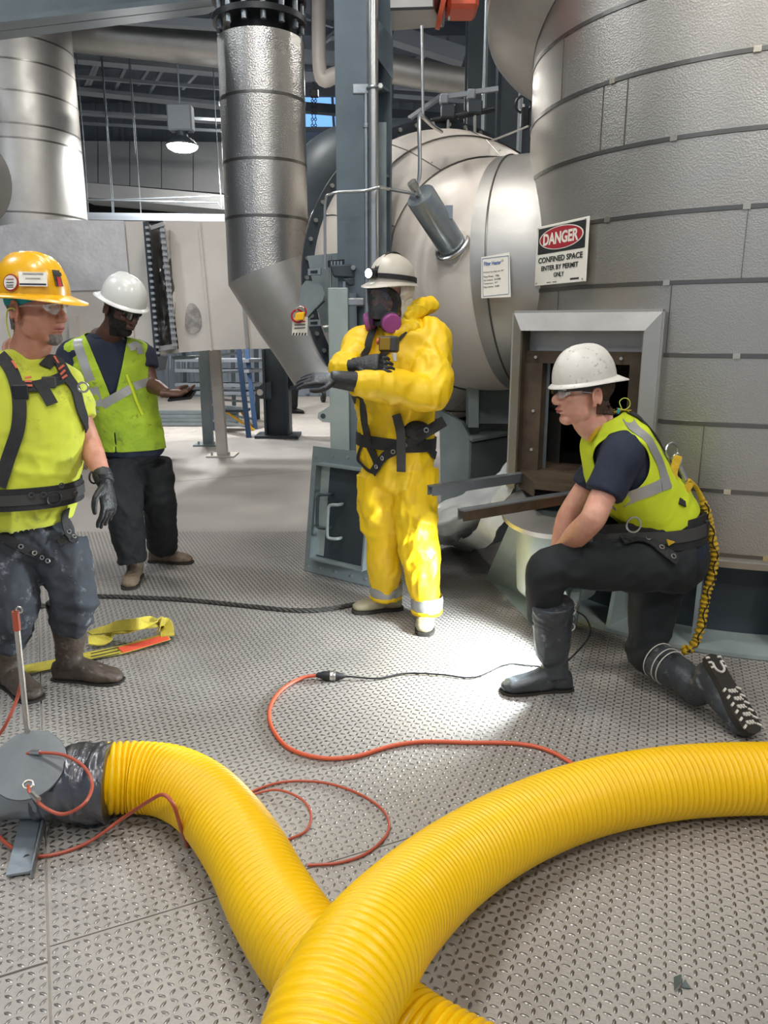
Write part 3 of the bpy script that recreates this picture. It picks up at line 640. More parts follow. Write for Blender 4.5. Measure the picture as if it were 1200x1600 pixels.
crumple([[P(676, 800, 4.2), P(700, 778, 4.3), P(745, 762, 4.3), P(800, 712, 4.4)], [P(672, 830, 4.15), P(715, 815, 4.1), P(760, 800, 4.15), P(806, 730, 4.2)], [Fl(678, 850, .03), Fl(714, 850, .02), Fl(730, 842, .05), P(790, 780, 4.0)]], .03, 1, 'plastic_sheet', m_plast, 'crumpled clear plastic sheet slumped behind the yellow suit legs', 'sheet')
crumple([[P(806, 712, 4.0), P(822, 720, 3.95)], [P(772, 775, 4.0), P(792, 790, 3.9)], [P(740, 830, 4.1), P(770, 845, 4.0)], [Fl(702, 850, .01), Fl(732, 862, .01)]], .02, 5, 'plastic_strip', m_plast, 'pale plastic strip hanging slanted from the hatch to the floor', 'sheet')
# ---------------- main column with conduit ----------------
def icol(px, pyb, Y, w, dpt, th, m, lab, z1=6.0, z0=0, base=.0, name='steel_column', rot=0):
    b = P(px, pyb, Y); b.z = z0; R_ = Matrix.Rotation(rot, 3, 'Z'); t = thing(name, b, lab, 'column')
    def bx(n, c, s): return obj(n, MB().box(b+R_@Vector(c), s, M=R_), m, t)
    h = z1-z0
    bx('flange', (0, -dpt/2, h/2), (w, th, h)); bx('flange', (0, dpt/2, h/2), (w, th, h)); bx('web', (0, 0, h/2), (th*.8, dpt, h))
    if base: obj('base_plate', MB().box(b+up*.0125, (base, base, .025), M=R_), m, t)
    return t, b, R_, bx
ct, cb, R_, bx = icol(571, 500, 4.95, .21, .30, .022, m_col, 'blue grey steel column rising behind the person in yellow', rot=math.radians(-27), base=.42)
for z in (2.42, 2.9, 3.15):
    obj('stiffener', MB().prism([cb+R_@Vector(v)+up*z for v in ((-.01, -.14, 0), (-.1, -.14, 0), (-.1, .14, 0), (-.01, .14, 0))], up*.015), m_col, ct)
    obj('stiffener', MB().prism([cb+R_@Vector(v)+up*z for v in ((.01, -.14, 0), (.1, -.14, 0), (.1, .14, 0), (.01, .14, 0))], up*.015), m_col, ct)
obj('gusset', MB().prism([P(590, 30, 4.8), P(614, 60, 4.85), P(614, 125, 4.85), P(590, 90, 4.8)], (0, .02, 0)), m_col, ct)
cd = thing('conduit', P(585, 400, 4.6), 'tall shiny conduit pipe clamped to the front of the steel column', 'pipe')
a = P(584, 400, 4.6); a.z = 1.2; b = Vector((a.x, a.y, 4.6)); obj('tube', MB().cyl(a, b, .028, n=20), m_steel, cd)
k = P(584, 138, 4.6); obj('clamp', MB().torus(Vector((a.x, a.y, k.z)), up, .032, .008, 20), m_galv, cd); obj('clamp_bracket', MB().box(Vector((a.x-.06, a.y+.02, k.z)), (.11, .03, .05)), m_galv, cd, bevel=.004)
obj('clamp_bolt', MB().cyl(Vector((a.x+.04, a.y-.02, k.z)), Vector((a.x+.04, a.y-.05, k.z)), .014, n=6), m_bolt, cd)
c2 = thing('small_conduit', P(573, 400, 4.62), 'slimmer conduit beside the tall shiny pipe on the column', 'pipe')
a2 = P(573, 400, 4.62); a2.z = 1.3; obj('tube', MB().cyl(a2, Vector((a2.x, a2.y, P(572, 145, 4.62).z)), .014, n=14), m_galv, c2)
obj('coupling', MB().cyl(Vector((a2.x, a2.y, P(572, 200, 4.62).z)), Vector((a2.x, a2.y, P(572, 193, 4.62).z)), .019, n=12), m_galv, c2)
tag(obj('channel_strut', MB().bar(Vector((P(597, 300, 4.7).x, 4.7, 1.3)), Vector((P(597, 300, 4.7).x, 4.7, P(597, 192, 4.7).z)), .05, .03, up=(0, 1, 0)), m_grey), 'grey channel strut fixed upright along the right of the column', 'strut')
# stanchion below the valve box
t = thing('stanchion', Vector((P(530, 560, 4.75).x, 4.75, 0)), 'pale grey steel stanchion with a lug beside the column', 'post'); sx0 = P(530, 560, 4.75).x
obj('post', MB().box((sx0, 4.75, .875), (.12, .1, 1.75)), m_ltgrn, t, bevel=.004); obj('side_channel', MB().box((sx0+.085, 4.8, .87), (.05, .14, 1.7)), m_col, t)
c = P(506, 648, 4.7); obj('lug', MB().prism([c+Vector((.06, 0, .07)), c+Vector((0, 0, .03)), c+Vector((-.035, 0, .01)), c+Vector((-.04, 0, -.02)), c+Vector((-.01, 0, -.045)), c+Vector((.06, 0, -.05))], (0, .02, 0)), m_ltgrn, t)
obj('lug_hole', MB().cyl(c+Vector((-.005, -.002, -.008)), c+Vector((-.005, .0, -.008)), .016, n=16), m_cold, t)
obj('base_plate', MB().box((sx0, 4.78, .01), (.26, .26, .02)), m_ltgrn, t)
# ---------------- left background equipment ----------------
def vduct(name, pxb, pyb, Y, r, z0, z1, m, lab, bands, cat='pipe', n=64):
    b = P(pxb, pyb, Y); t = thing(name, Vector((b.x, b.y, z0)), lab, cat)
    obj('cladding', MB().cyl(Vector((b.x, b.y, z0)), Vector((b.x, b.y, z1)), r, n=n), m, t)
    for py in bands:
        z = P(pxb, py, Y-r).z
        obj('hoop_band', MB().lathe([(r+.001, -.011), (r+.005, -.009), (r+.005, .009), (r+.001, .011)], Vector((b.x, b.y, z)), n=n, cap=False), m_band, t)
    return t, b
t, b = vduct('riser_duct', 42, 300, 10.6, .72, 2.7, 6.25, m_alus, 'wide silver clad riser duct at the left edge, behind the white duct', [48, 88, 138, 190, 213, 330], 'duct')
# round capped end at the far left
c = P(-42, 285, 7.0); dd = Vector((1, -.55, -.25)).normalized()
t = thing('duct_branch', c, 'silver round branch duct end poking in at the left edge', 'duct'); obj('drum', MB().lathe([(.32, -.5), (.34, -.05), (.36, -.02), (.36, .02), (.25, .05), (.02, .07)], c, dd, 40), m_alus, t); obj('rim_band', MB().torus(c, dd, .36, .012, 40), m_band, t)
# white rectangular duct, left part with quilted panel
def face(pts, Y): return [P(x, y, Y) for x, y in pts]
wd = thing('rectangular_duct', P(110, 556, 8.3), 'white clad rectangular duct with a quilted upper panel behind the two men at left', 'duct')
obj('duct_body', MB().prism(face([(-60, 370), (0, 356), (60, 344), (226, 346), (243, 556), (-60, 566)], 8.3), (-.1, 1.5, 0)), m_white, wd)
obj('quilted_panel', MB().prism(face([(-60, 368), (0, 353), (60, 343), (193, 345), (203, 452), (-60, 458)], 8.28), (0, .02, 0)), m_whitep, wd)
obj('lower_panel', MB().prism(face([(-60, 461), (203, 455), (212, 556), (-60, 566)], 8.285), (0, .02, 0)), m_white, wd)
obj('end_panel', MB().prism(face([(196, 346), (225, 347), (242, 554), (214, 557)], 8.285), (0, .02, 0)), m_white, wd)
obj('door_box', MB().prism(face([(107, 495), (118, 493), (120, 560), (110, 562)], 8.2), (0, .1, 0)), m_white, wd)
def strip(name, a, b, w, m, parent, Y, dep=.03): return obj(name, MB().bar(P(a[0], a[1], Y), P(b[0], b[1], Y), w, dep, up=(0, 1, 0)), m, parent)
fl_ = strip('end_flange', (228, 347), (246, 557), .05, m_cold, wd, 8.2, .05)
for k in range(22): c = P(230.5+k*.82, 356+k*9.3, 8.15); obj('bolt', MB().box(c, (.035, .05, .025)), m_bolt, fl_)
# expansion joint
ej = thing('expansion_joint', P(255, 545, 8.3), 'wrinkled silver fabric expansion joint between the two white ducts', 'joint')
g = [[P(x, y, Yy) for x, Yy in ((234+dx, 8.3), (243+dx, 8.55), (254+dx*1.05, 8.5), (264+dx*1.1, 8.25))] for y, dx in ((358, 0), (400, 3), (450, 6), (500, 9), (542, 12))]
rows = [smooth_path(r, 8) for r in g]; cl = [smooth_path([r[i] for r in rows], 10) for i in range(len(rows[0]))]
vs = []; nx_ = len(cl)
for j in range(len(cl[0])):
    for i in range(nx_):
        p = cl[i][j]; vs.append(p+Vector((0, 1, 0))*(noise.noise(Vector((p.x*14, p.z*3, 2)))*.12+noise.noise(Vector((p.x*30, p.z*9, 7)))*.04))
obj('fabric', MB().add(vs, [(j*nx_+i, j*nx_+i+1, (j+1)*nx_+i+1, (j+1)*nx_+i) for j in range(len(cl[0])-1) for i in range(nx_-1)]), m_fabj, ej)
obj('core', MB().prism(face([(236, 352), (262, 352), (280, 545), (248, 548)], 8.9), (0, .5, 0)), m_void, ej)
fr_ = obj('clamp_strip', MB().bar(P(254, 356, 8.2), P(273, 543, 8.2), .04, .03, up=(0, 1, 0)), m_alus, ej)
for k in range(20): c = P(254.5+k*.98, 360+k*9.4, 8.16); obj('bolt', MB().box(c, (.05, .04, .028)), m_bolt, fr_)
obj('bottom_clamp', MB().bar(P(246, 545, 8.2), P(276, 541, 8.2), .05, .05), m_alus, ej); obj('top_clamp', MB().bar(P(236, 357, 8.2), P(256, 350, 8.2), .05, .04), m_alus, ej)
# second white duct
w2 = thing('rectangular_duct', P(350, 550, 8.4), 'plain white duct with a scraped patch and rounded right end behind the silver pipe', 'duct')
obj('duct_body', MB().prism(face([(255, 345), (470, 347), (470, 430), (462, 500), (443, 544), (390, 545), (330, 547), (280, 551)], 8.3), (.15, 1.5, 0)), m_white, w2)
obj('seam_strip', MB().bar(P(311, 348, 8.28), P(330, 548, 8.28), .02, .015, up=(0, 1, 0)), m_white, w2)
obj('seam_strip', MB().bar(P(380, 460, 8.28), P(387, 544, 8.28), .035, .03, up=(0, 1, 0)), m_alus, w2)
m_scrape = mat('scraped_patch', '#b8b0a8', .5, .2, '#8b8884', 12, .7, .1, 30)
ov = [P(300+13*math.cos(a)+2*math.cos(2*a), 500+24*math.sin(a)+3*math.sin(2*a+1), 8.29) for a in np.linspace(0, 2*math.pi, 25)[:-1]]
obj('scraped_patch', MB().prism(ov, (0, .008, 0)), m_scrape, w2)
# white posts under the duct
for (tx, ty, bx_, by_, w, lab, m) in [(321, 356, 348, 712, .125, 'white painted square post with base plate in front of the white duct', m_wpaint), (318, 545, 326, 695, .13, 'grey square post with base plate, standing behind the white painted post', m_grey)]:
    b = Fl(bx_, by_); t_ = P(tx, ty, b.y-.05); t_.x = b.x+(t_.x-b.x)*1.0
    t = thing('duct_post', b, lab, 'post'); obj('post', MB().bar(b, t_, w, w*.8, up=(0, 1, 0)), m, t, bevel=.005)
    obj('base_plate', MB().box(b+up*.01, (.34, .34, .02)), m, t); obj('anchor_bolt', MB().cyl(b+Vector((.1, -.1, 0)), b+Vector((.1, -.1, .06)), .014, n=8), m_bolt, t); obj('anchor_bolt', MB().cyl(b+Vector((-.11, -.1, 0)), b+Vector((-.11, -.1, .06)), .014, n=8), m_bolt, t)
# dark steel post with lug and cross beam
b = Fl(432, 682); dpY = b.y
dp = thing('support_post', b, 'dark grey steel column with a pierced lug under the silver elbow', 'column')
zt2 = P(430, 545, dpY).z
obj('flange', MB().box((b.x-.13, b.y, zt2/2), (.03, .34, zt2)), m_cold, dp); obj('flange', MB().box((b.x+.2, b.y, zt2/2), (.03, .34, zt2)), m_cold, dp); obj('web', MB().box((b.x+.03, b.y, zt2/2), (.32, .03, zt2)), m_cold, dp)
obj('base_plate', MB().box((b.x+.03, b.y, .02), (.62, .5, .04)), m_cold, dp)
c = P(406, 612, dpY-.15); lg = obj('lug', MB().prism([c+Vector((.16, 0, .14)), c+Vector((.05, 0, .12)), c+Vector((-.06, 0, .03)), c+Vector((-.06, 0, -.04)), c+Vector((0, 0, -.1)), c+Vector((.16, 0, -.1))], (0, .03, 0)), m_cold, dp)
obj('lug_hole', MB().cyl(c+Vector((.0, -.004, -.01)), c+Vector((.0, .002, -.01)), .045, n=20), m_white, lg)
bb = thing('cross_beam', P(520, 620, 8.6), 'dark horizontal steel beam running right from the dark column', 'beam')
obj('web', MB().prism(face([(440, 552), (545, 552), (545, 606), (440, 606)], dpY-.0), (0, .03, 0)), m_cold, bb); obj('lower_flange', MB().prism(face([(452, 603), (545, 598), (545, 603), (452, 609)], dpY-.15), (0, .3, 0)), m_cold, bb)
# ladders, shelving and stacked bars far behind
def ladder(pl, pr, Yl, lab):
    t = thing('step_ladder', Fl(*pl[1]), lab, 'ladder'); (x0, y0), (x1, y1) = pl; (x2, y2), (x3, y3) = pr
    a0, a1 = P(x0, y0, Fl(x1, y1).y+.3), Fl(x1, y1); b0, b1 = P(x2, y2, Fl(x3, y3).y+.3), Fl(x3, y3)
    obj('rail', MB().bar(a1, a0, .07, .04, up=(0, 1, 0)), m_blue, t); obj('rail', MB().bar(b1, b0, .07, .04, up=(0, 1, 0)), m_blue, t)
    for k in range(5): obj('step', MB().bar(a1.lerp(a0, .12+.2*k), b1.lerp(b0, .12+.2*k), .06, .03), m_galv, t)
ladder([(372, 540), (389, 684)], [(322, 548), (336, 672)], 9, 'blue ladder leaning behind the white post, near leg frame')
ladder([(385, 540), (399, 670)], [(330, 548), (345, 660)], 9.6, 'blue ladder leg frame set just behind the other blue ladder')
sh = thing('storage_rack', Fl(385, 640), 'grey slotted storage rack far behind the white posts', 'rack')
for px, pb in ((366, 640), (403, 655), (290, 620)):
    b = Fl(px, pb); a = P(px-3, 545, b.y); obj('upright', MB().bar(b, a, .07, .06, up=(0, 1, 0)), m_cold, sh)
for y in (562, 578, 600, 612): obj('shelf', MB().bar(P(290, y, 13), P(405, y+1, 12.2), .5, .05), m_dark2, sh)
for k in range(8): obj('stored_bar', MB().bar(P(262+k*4.2, 556, 14), P(262+k*4.2, 577, 14), .03, .03), m_galv if k % 2 else m_dark, sh)
t = thing('steel_support_block', P(240, 578, 10), 'small grey steel support block under the white duct end', 'support'); obj('block', MB().prism(face([(232, 558), (255, 557), (251, 579), (240, 581)], 9), (0, .2, 0)), m_grey, t); obj('block_flange', MB().prism(face([(268, 557), (306, 556), (300, 561), (270, 562)], 9), (0, .2, 0)), m_grey, t)
st_ = thing('steel_bar_stack', Fl(290, 664), 'long grey steel bars lying stacked on the floor behind the phone', 'bars')
for k, (y, dz) in enumerate(((664, .0), (660, .06), (655, .12), (651, .18))):
    a, b = Fl(236, 665), Fl(372, 665); a = a+Vector((0, .03*k, dz+.03)); b = b+Vector((0, .03*k, dz+.03)); obj('bar', MB().bar(a, b, .1, .055), m_grey if k % 2 else m_galv, st_)
ys = thing('yellow_step', Fl(375, 672), 'small yellow folding step under the ladders', 'step stool')
a = Fl(362, 672); obj('top', MB().box(a+Vector((.05, .1, .3)), (.42, .3, .04)), m_cold, ys)
obj('leg', MB().bar(a+Vector((-.1, 0, .3)), a+Vector((.35, 0, 0)), .03, .04, up=(0, 1, 0)), m_lock_y, ys); obj('leg', MB().bar(a+Vector((-.16, 0, 0)), a+Vector((-.1, 0, .3)), .03, .04, up=(0, 1, 0)), m_lock_y, ys); obj('leg', MB().bar(a+Vector((.1, .2, .3)), a+Vector((.3, .2, 0)), .03, .04, up=(0, 1, 0)), m_lock_y, ys)
wt_ = Fl(505, 628); t = thing('cart_wheel', wt_, 'black wheel of a cart seen past the stanchion', 'wheel'); obj('tyre', MB().lathe([(.1, -.04), (.15, -.035), (.15, .035), (.1, .04)], wt_+up*.15, (1, .3, 0), 28), m_black, t); obj('hub', MB().lathe([(.05, -.06), (.05, .06)], wt_+up*.15, (1, .3, 0), 16), m_galv, t)
# ---------------- flanged vertical pipe with mitred elbow ----------------
pY = 6.0
top = P(402, 45, pY); bot = P(424, 430, pY); bx0 = (top.x+bot.x)/2; pr_ = .305
top = Vector((P(403, 45, pY).x, pY, top.z)); botz = P(424, 432, pY-.2).z
fp = thing('flanged_pipe', Vector((top.x, pY, botz)), 'shiny silver clad vertical pipe with black flange on top and mitred elbow', 'pipe')
# mitre cut at the bottom: lower-left stays lower than right
cx = P(423, 420, pY).x; tx_ = P(403, 45, pY).x; mx_ = (cx+tx_)/2
mzL, mzR = P(367, 447, pY).z, P(482, 400, pY).z
rs = []
n = 64
for z, tl in ((P(403, 45, pY-.25).z, 0), (3.2, 0), (2.6, 0), (2.3, 0), (0, 1)):
    r_ = []
    for k in range(n):
        a = 2*math.pi*k/n; x = pr_*math.cos(a); y = pr_*math.sin(a)
        zz = z if not tl else mzL+(mzR-mzL)*(x+pr_)/(2*pr_)
        r_.append(Vector((mx_+x, pY+y, zz)))
    rs.append(r_)
obj('cladding', MB().rings(rs, cap=True), m_alu, fp, ang=50)
mid = rs[-1]; dv = (P(508, 585, pY)-P(424, 425, pY)); dv.y = -.15
r1 = [p+Vector((0, 0, 0)) for p in mid]
def off(r, d): return [p+d for p in r]
e_end = []
ctrm = sum(mid, Vector())/n
def sq(r, f, d): return [ctrm+(p-ctrm)*f+d for p in r]
d1 = P(470, 500, pY)-P(424, 424, pY)
el = obj('elbow_section', MB().rings([mid, sq(mid, .99, d1*.5), sq(mid, .97, d1)]), m_alus, fp, ang=50)
d2 = P(522, 585, pY)-P(424, 424, pY)
obj('elbow_section', MB().rings([sq(mid, .972, d1), sq(mid, .93, d1.lerp(d2, .5)), sq(mid, .88, d2+Vector((0, -.1, 0)))]), m_alus, fp, ang=50)
for py in (142, 246, 336):
    z = P(mx_, py, pY).z; z = P(403, py, pY-.3).z
    obj('hoop_band', MB().lathe([(pr_+.001, -.01), (pr_+.004, -.009), (pr_+.004, .009), (pr_+.001, .01)], Vector((mx_, pY, z)), n=64, cap=False), m_band, fp)
zt3 = rs[0][0].z
obj('neck', MB().cyl(Vector((mx_, pY, zt3)), Vector((mx_, pY, zt3+.26)), .21, n=40), m_blackm, fp)
bf = obj('black_flange', MB().lathe([(.2, .0), (.33, 0), (.33, .04), (.2, .04)], Vector((mx_, pY, zt3+.10)), n=48), m_blackm, fp)
obj('black_flange', MB().lathe([(.2, .0), (.33, 0), (.33, .04), (.2, .04)], Vector((mx_, pY, zt3+.24)), n=48), m_blackm, fp)
for k in range(14):
    a = 2*math.pi*k/14; c = Vector((mx_+math.cos(a)*.29, pY+math.sin(a)*.29, zt3)); obj('stud', MB().cyl(c+up*.05, c+up*.34, .02, n=8), m_galv, bf)
obj('upper_pipe', MB().cyl(Vector((mx_, pY, zt3+.28)), Vector((mx_, pY, 5.6)), .22, n=40), m_alus, fp)
# ---------------- damper / valve box between pipe and person ----------------
vY = 4.9
vb = thing('damper_actuator', P(520, 460, vY), 'grey damper plate with brackets and blue lit actuator arm beside the masked person', 'actuator')
obj('rear_plate', MB().prism(face([(480, 400), (562, 392), (562, 520), (508, 520), (500, 500)], vY+.15), (0, .02, 0)), m_grey, vb)
obj('quadrant_plate', MB().prism(face([(468, 470), (470, 448), (478, 438), (492, 440), (503, 446), (508, 458), (504, 470), (490, 484), (484, 500), (476, 496)], vY), (0, .012, 0)), m_grey, vb)
obj('lever', MB().tube([P(507, 470, vY-.02), P(497, 480, vY-.02), P(486, 491, vY-.02), P(481, 497, vY-.02)], .006, 6), m_blackm, vb)
for y0 in (420, 500):
    br = obj('hinge_bracket', MB().prism(face([(481, y0), (501, y0-1), (501, y0+9), (481, y0+10)], vY-.02), (0, .05, 0)), m_galv, vb); obj('bracket_slot', MB().prism(face([(485, y0+3), (496, y0+2), (496, y0+7), (485, y0+7)], vY-.025), (0, .004, 0)), m_blackm, br)
obj('spindle', MB().cyl(P(516, 400, vY-.05), P(517, 508, vY-.05), .008, n=10), m_steel, vb); obj('spindle', MB().cyl(P(536, 455, vY-.05), P(538, 505, vY-.05), .011, n=10), m_steel, vb)
obj('cross_rod', MB().cyl(P(505, 511, vY-.06), P(556, 507, vY-.06), .011, n=10), m_steel, vb)
obj('actuator_arm', MB().prism(face([(515, 414), (570, 412), (572, 436), (520, 432)], vY-.1), (0, .12, 0)), m_cold, vb, bevel=.008)
obj('arm_knob', MB().cyl(P(552, 418, vY-.14), P(552, 418, vY-.1), .014, n=12), m_steel, vb)
obj('lower_arm', MB().prism(face([(535, 436), (574, 430), (572, 446), (545, 446)], vY-.1), (0, .1, 0)), m_cold, vb, bevel=.006)
obj('handle_frame', MB().tube([P(530, 463, vY-.1), P(537, 478, vY-.1), P(556, 470, vY-.1), P(560, 466, vY-.1)], .01, 8, sm=2), m_steel, vb)
obj('air_fitting', MB().box(P(556, 472, vY-.15), (.1, .05, .045)), m_steel, vb, bevel=.006); obj('air_fitting', MB().cyl(P(554, 478, vY-.15), P(555, 512, vY-.15), .014, n=12), m_steel, vb); obj('air_fitting', MB().cyl(P(538, 440, vY-.15), P(538, 470, vY-.15), .009, n=8), m_steel, vb)
for y0, x0 in ((407, 516), (515, 521)):
    cs_ = obj('slotted_channel', MB().prism(face([(x0-4, y0), (x0+22, y0-2), (x0+22, y0+8), (x0-4, y0+10)], vY-.07), (0, .04, 0)), m_blackm, vb)
    for k in range(4): obj('slot', MB().box(P(x0+2+k*5, y0+4, vY-.075), (.011, .004, .022)), m_galv, cs_)
# lock and tag
lk = thing('lockout_tag', P(468, 525, 4.6), 'white lockout tag with red ties under a yellow padlock by the elbow', 'tag')
obj('tag_card', MB().prism(face([(457, 497), (481, 495), (480, 524), (456, 524)], 4.6), (0, .003, 0)), m_signw, lk)
for k in range(5): obj('tag_stripe', MB().prism(face([(458+k*4.6, 520), (460.5+k*4.6, 520), (459.3+k*4.6, 524), (457+k*4.6, 524)], 4.597), (0, .002, 0)), m_ink, lk)
for k in range(3): obj('tag_print', MB().prism(face([(460, 502+k*5), (477, 501+k*5), (477, 503+k*5), (460, 504+k*5)], 4.597), (0, .002, 0)), m_band if k else m_lock_r, lk)
obj('red_cable', MB().torus(P(465, 494, 4.58), (0, 1, .1), .035, .006, 24, 6), m_lock_r, lk); obj('red_cable', MB().torus(P(471, 487, 4.57), (.3, 1, .1), .03, .005, 24, 6), m_lock_r, lk)
lk2 = thing('padlock', P(469, 500, 4.55), 'yellow padlock clipped on the red cable above the white tag', 'padlock')
obj('lock_body', MB().prism(face([(462, 489), (476, 487), (475, 500), (460, 501)], 4.54), (0, .03, 0)), m_lock_y, lk2, bevel=.004); obj('shackle', MB().tube([P(464, 488, 4.55), P(464, 482, 4.55), P(469, 479, 4.55), P(474, 481, 4.55), P(474, 487, 4.55)], .005, 8, sm=3), m_steel, lk2)
# ---------------- leaning access door ----------------
dq = [P(489, 697, 4.62), P(590, 712, 4.42), Fl(582, 918, .004), Fl(475, 891, .004)]
dq[1] = dq[0]+(dq[2]-dq[3])*.98; dn = (dq[1]-dq[0]).cross(dq[3]-dq[0]).normalized()
if dn.y > 0: dn = -dn
ad = thing('access_door', dq[3], 'grey bolted access door plate with handles leaning behind the yellow legs', 'door')
xd = (dq[2]-dq[3]).normalized()*1.0; 
def dpt(u, v, d=0): return dq[3].lerp(dq[2], u).lerp(dq[0].lerp(dq[1], u), v)+dn*d
obj('plate', MB().prism([dpt(0, 0), dpt(1, 0), dpt(1, 1), dpt(0, 1)], -dn*.012), m_grey, ad)
def rim(u0, v0, u1, v1, d, w): 
    return [MB().bar(dpt(*a, d/2), dpt(*b_, d/2), w, d, up=dn) for a, b_ in (((u0, v0), (u1, v0)), ((u1, v0), (u1, v1)), ((u1, v1), (u0, v1)), ((u0, v1), (u0, v0)))]
for k, r_ in enumerate(rim(.17, .14, .93, .88, .07, .012)): obj('rim_wall', r_, m_grey, ad)
obj('recess_panel', MB().prism([dpt(.3, .15, .004), dpt(.92, .15, .004), dpt(.92, .86, .004), dpt(.3, .86, .004)], dn*.01), m_cold, ad)
obj('inner_ledge', MB().prism([dpt(.18, .16, .006), dpt(.3, .16, .006), dpt(.3, .86, .006), dpt(.18, .86, .006)], dn*.01), m_ltgrn, ad)
for off_, m in ((0, m_cold), (.16, m_ltgrn)):
    u0 = .27+off_; obj('handle', MB().tube([dpt(u0+.1, .66-off_*.4, .02), dpt(u0+.09, .66-off_*.4, .06), dpt(u0, .65-off_*.4, .075), dpt(u0-.01, .6-off_*.4, .08), dpt(u0, .44-off_*.4, .08), dpt(u0+.02, .40-off_*.4, .075), dpt(u0+.11, .40-off_*.4, .06), dpt(u0+.12, .40-off_*.4, .02)], .0095, 10, sm=3), m, ad)
for u, v in [(.06, v_) for v_ in (.04, .2, .35, .5, .64, .78, .92)]+[(u_, .95) for u_ in (.3, .52, .75)]+[(u_, .05) for u_ in (.25, .47, .7, .9)]:
    obj('bolt_hole', MB().cyl(dpt(u, v, -.001), dpt(u, v, .003), .009, n=10), m_bolt, ad)
# ---------------- hoses ----------------
def hose(name, pts, rad, lab, pitch=.0192, n=48):
    path = smooth_path(pts, 24); L = [0]
    for i in range(1, len(path)): L.append(L[-1]+(path[i]-path[i-1]).length)
    tot = L[-1]; ns = int(tot/pitch*6); samp = []; j = 0
    for i in range(ns+1):
        s_ = tot*i/ns
        while j < len(L)-2 and L[j+1] < s_: j += 1
        samp.append(path[j].lerp(path[j+1], (s_-L[j])/max(L[j+1]-L[j], 1e-9)))
    rr = [rad+(.0092*(abs(math.cos(math.pi*(tot*i/ns)/pitch))**.6)-.006) for i in range(ns+1)]
    o = obj(name, MB().tube(samp, rr, n), m_yel, ang=80); return tag(o, lab, 'hose'), samp
hr = .108
def G(px, py, z): return Fl(px, py, z)
h1 = [G(165, 1216, .125), G(215, 1214, .115), G(270, 1222, .11), G(325, 1255, .11), G(380, 1325, .11), G(425, 1410, .11), G(480, 1490, .11), G(545, 1555, .11), G(640, 1640, .11), G(780, 1720, .11)]
o1, s1 = hose('duct_hose', h1, hr, 'yellow corrugated hose running from the taped silver duct, under the other hose')
h2 = [G(1900, 1330, .12), G(1620, 1260, .12), G(1400, 1230, .12), G(1280, 1218, .12), G(1160, 1216, .12), G(1040, 1224, .12), G(920, 1248, .12), G(810, 1290, .13), G(710, 1350, .18), G(625, 1425, .26), G(565, 1500, .33), G(520, 1580, .34), G(490, 1690, .32)]
o2, s2 = hose('duct_hose', h2, hr, 'yellow corrugated hose curving in from the right and lying over the other hose')
# ---------------- galvanised duct with damper at bottom left ----------------
gd = thing('damper_duct', G(40, 1250, 0), 'galvanised round duct with damper disc at the bottom left, taped to the hose', 'duct')
ga, gb = G(-140, 1235, .14), G(150, 1222, .13); dg_ = (gb-ga).normalized()
obj('duct_tube', MB().cyl(ga, gb, .098, n=48, cap=True), m_galv, gd)
dc = G(45, 1195, .235); dn_ = Vector((.12, -.62, .78)).normalized()
dsc = obj('damper_disc', MB().lathe([(.09, -.006), (.105, -.006), (.107, .0), (.105, .006), (0.02, .006)], dc, dn_, 40), mat('damper_disc_steel', '#74797d', .42, .6, '#666b6f', 9, .5), gd)
mb = MB(); tp = [gb-dg_*.13, gb-dg_*.10, gb-dg_*.07, gb-dg_*.045, gb-dg_*.02, gb+dg_*.02, gb+dg_*.055]
rs = []; x_, y_, d_ = frame(dg_)
for i in range(36):
    t_ = i/35; c = (gb-dg_*.17).lerp(gb+dg_*.045, t_); base = .1+.02*min(1, t_*1.6)
    rs.append([c+(x_*math.cos(a)+y_*math.sin(a))*(base+.010*noise.noise(Vector((t_*9+math.sin(a)*1.2, math.cos(a)*2, 0)))+.006*noise.noise(Vector((t_*22, math.cos(a)*5, math.sin(a)*5)))) for a in [2*math.pi*k/48 for k in range(48)]])
obj('tape_wrap', MB().rings(rs), m_tape, gd, ang=60)
ft = obj('channel_foot', MB().bar(G(28, 1366, .012), G(50, 1270, .05), .06, .008), m_galv, gd)
obj('foot_edge', MB().bar(G(60, 1366, .02)+Vector((-.02, 0, 0)), G(72, 1268, .05), .006, .03), m_galv, gd); obj('slot_hole', MB().cyl(G(42, 1341, .018), G(42, 1341, .021), .011, n=12), m_black, gd)
for x, y in ((8, 1245), (-2, 1262), (14, 1262)): c = G(x, y, .1); obj('screw', MB().ell(ga.lerp(gb, .5+x*.002)+Vector((0, -.085, .05-(y-1245)*.002)), .006, n=8, m=6), m_black, gd)
rod = thing('lever_rod', G(45, 1165, .25), 'thin bare steel rod standing upright on the damper disc', 'rod')
r0 = G(46, 1172, .24); r1 = P(24, 955, r0.y); obj('rod', MB().tube([r0, r0.lerp(r1, .5), r1], .0085, 10), m_steel, rod); obj('rod_cap', MB().cyl(r1-(r1-r0).normalized()*.06, r1, .011, n=10), m_orgc, rod); obj('rod_hook', MB().torus(r1+Vector((.012, 0, .004)), (0, 1, 0), .009, .003, 12, 6), m_steel, rod)
ckl = 'thin orange wire rope '
def cable(pts, r, m, lab, cat='cable', name='wire_rope', sm=8):
    return tag(obj(name, MB().tube(pts, r, 8, sm=sm), m), lab, cat)
c1 = cable([G(42, 1177, .26), G(65, 1176, .27), G(100, 1180, .28), G(130, 1197, .27), G(144, 1225, .25), G(132, 1255, .26), G(100, 1272, .23), G(70, 1262, .24), G(48, 1240, .26), G(44, 1228, .26)], .0048, m_orgc, 'orange coated wire rope looped from eye to eye over the damper disc')
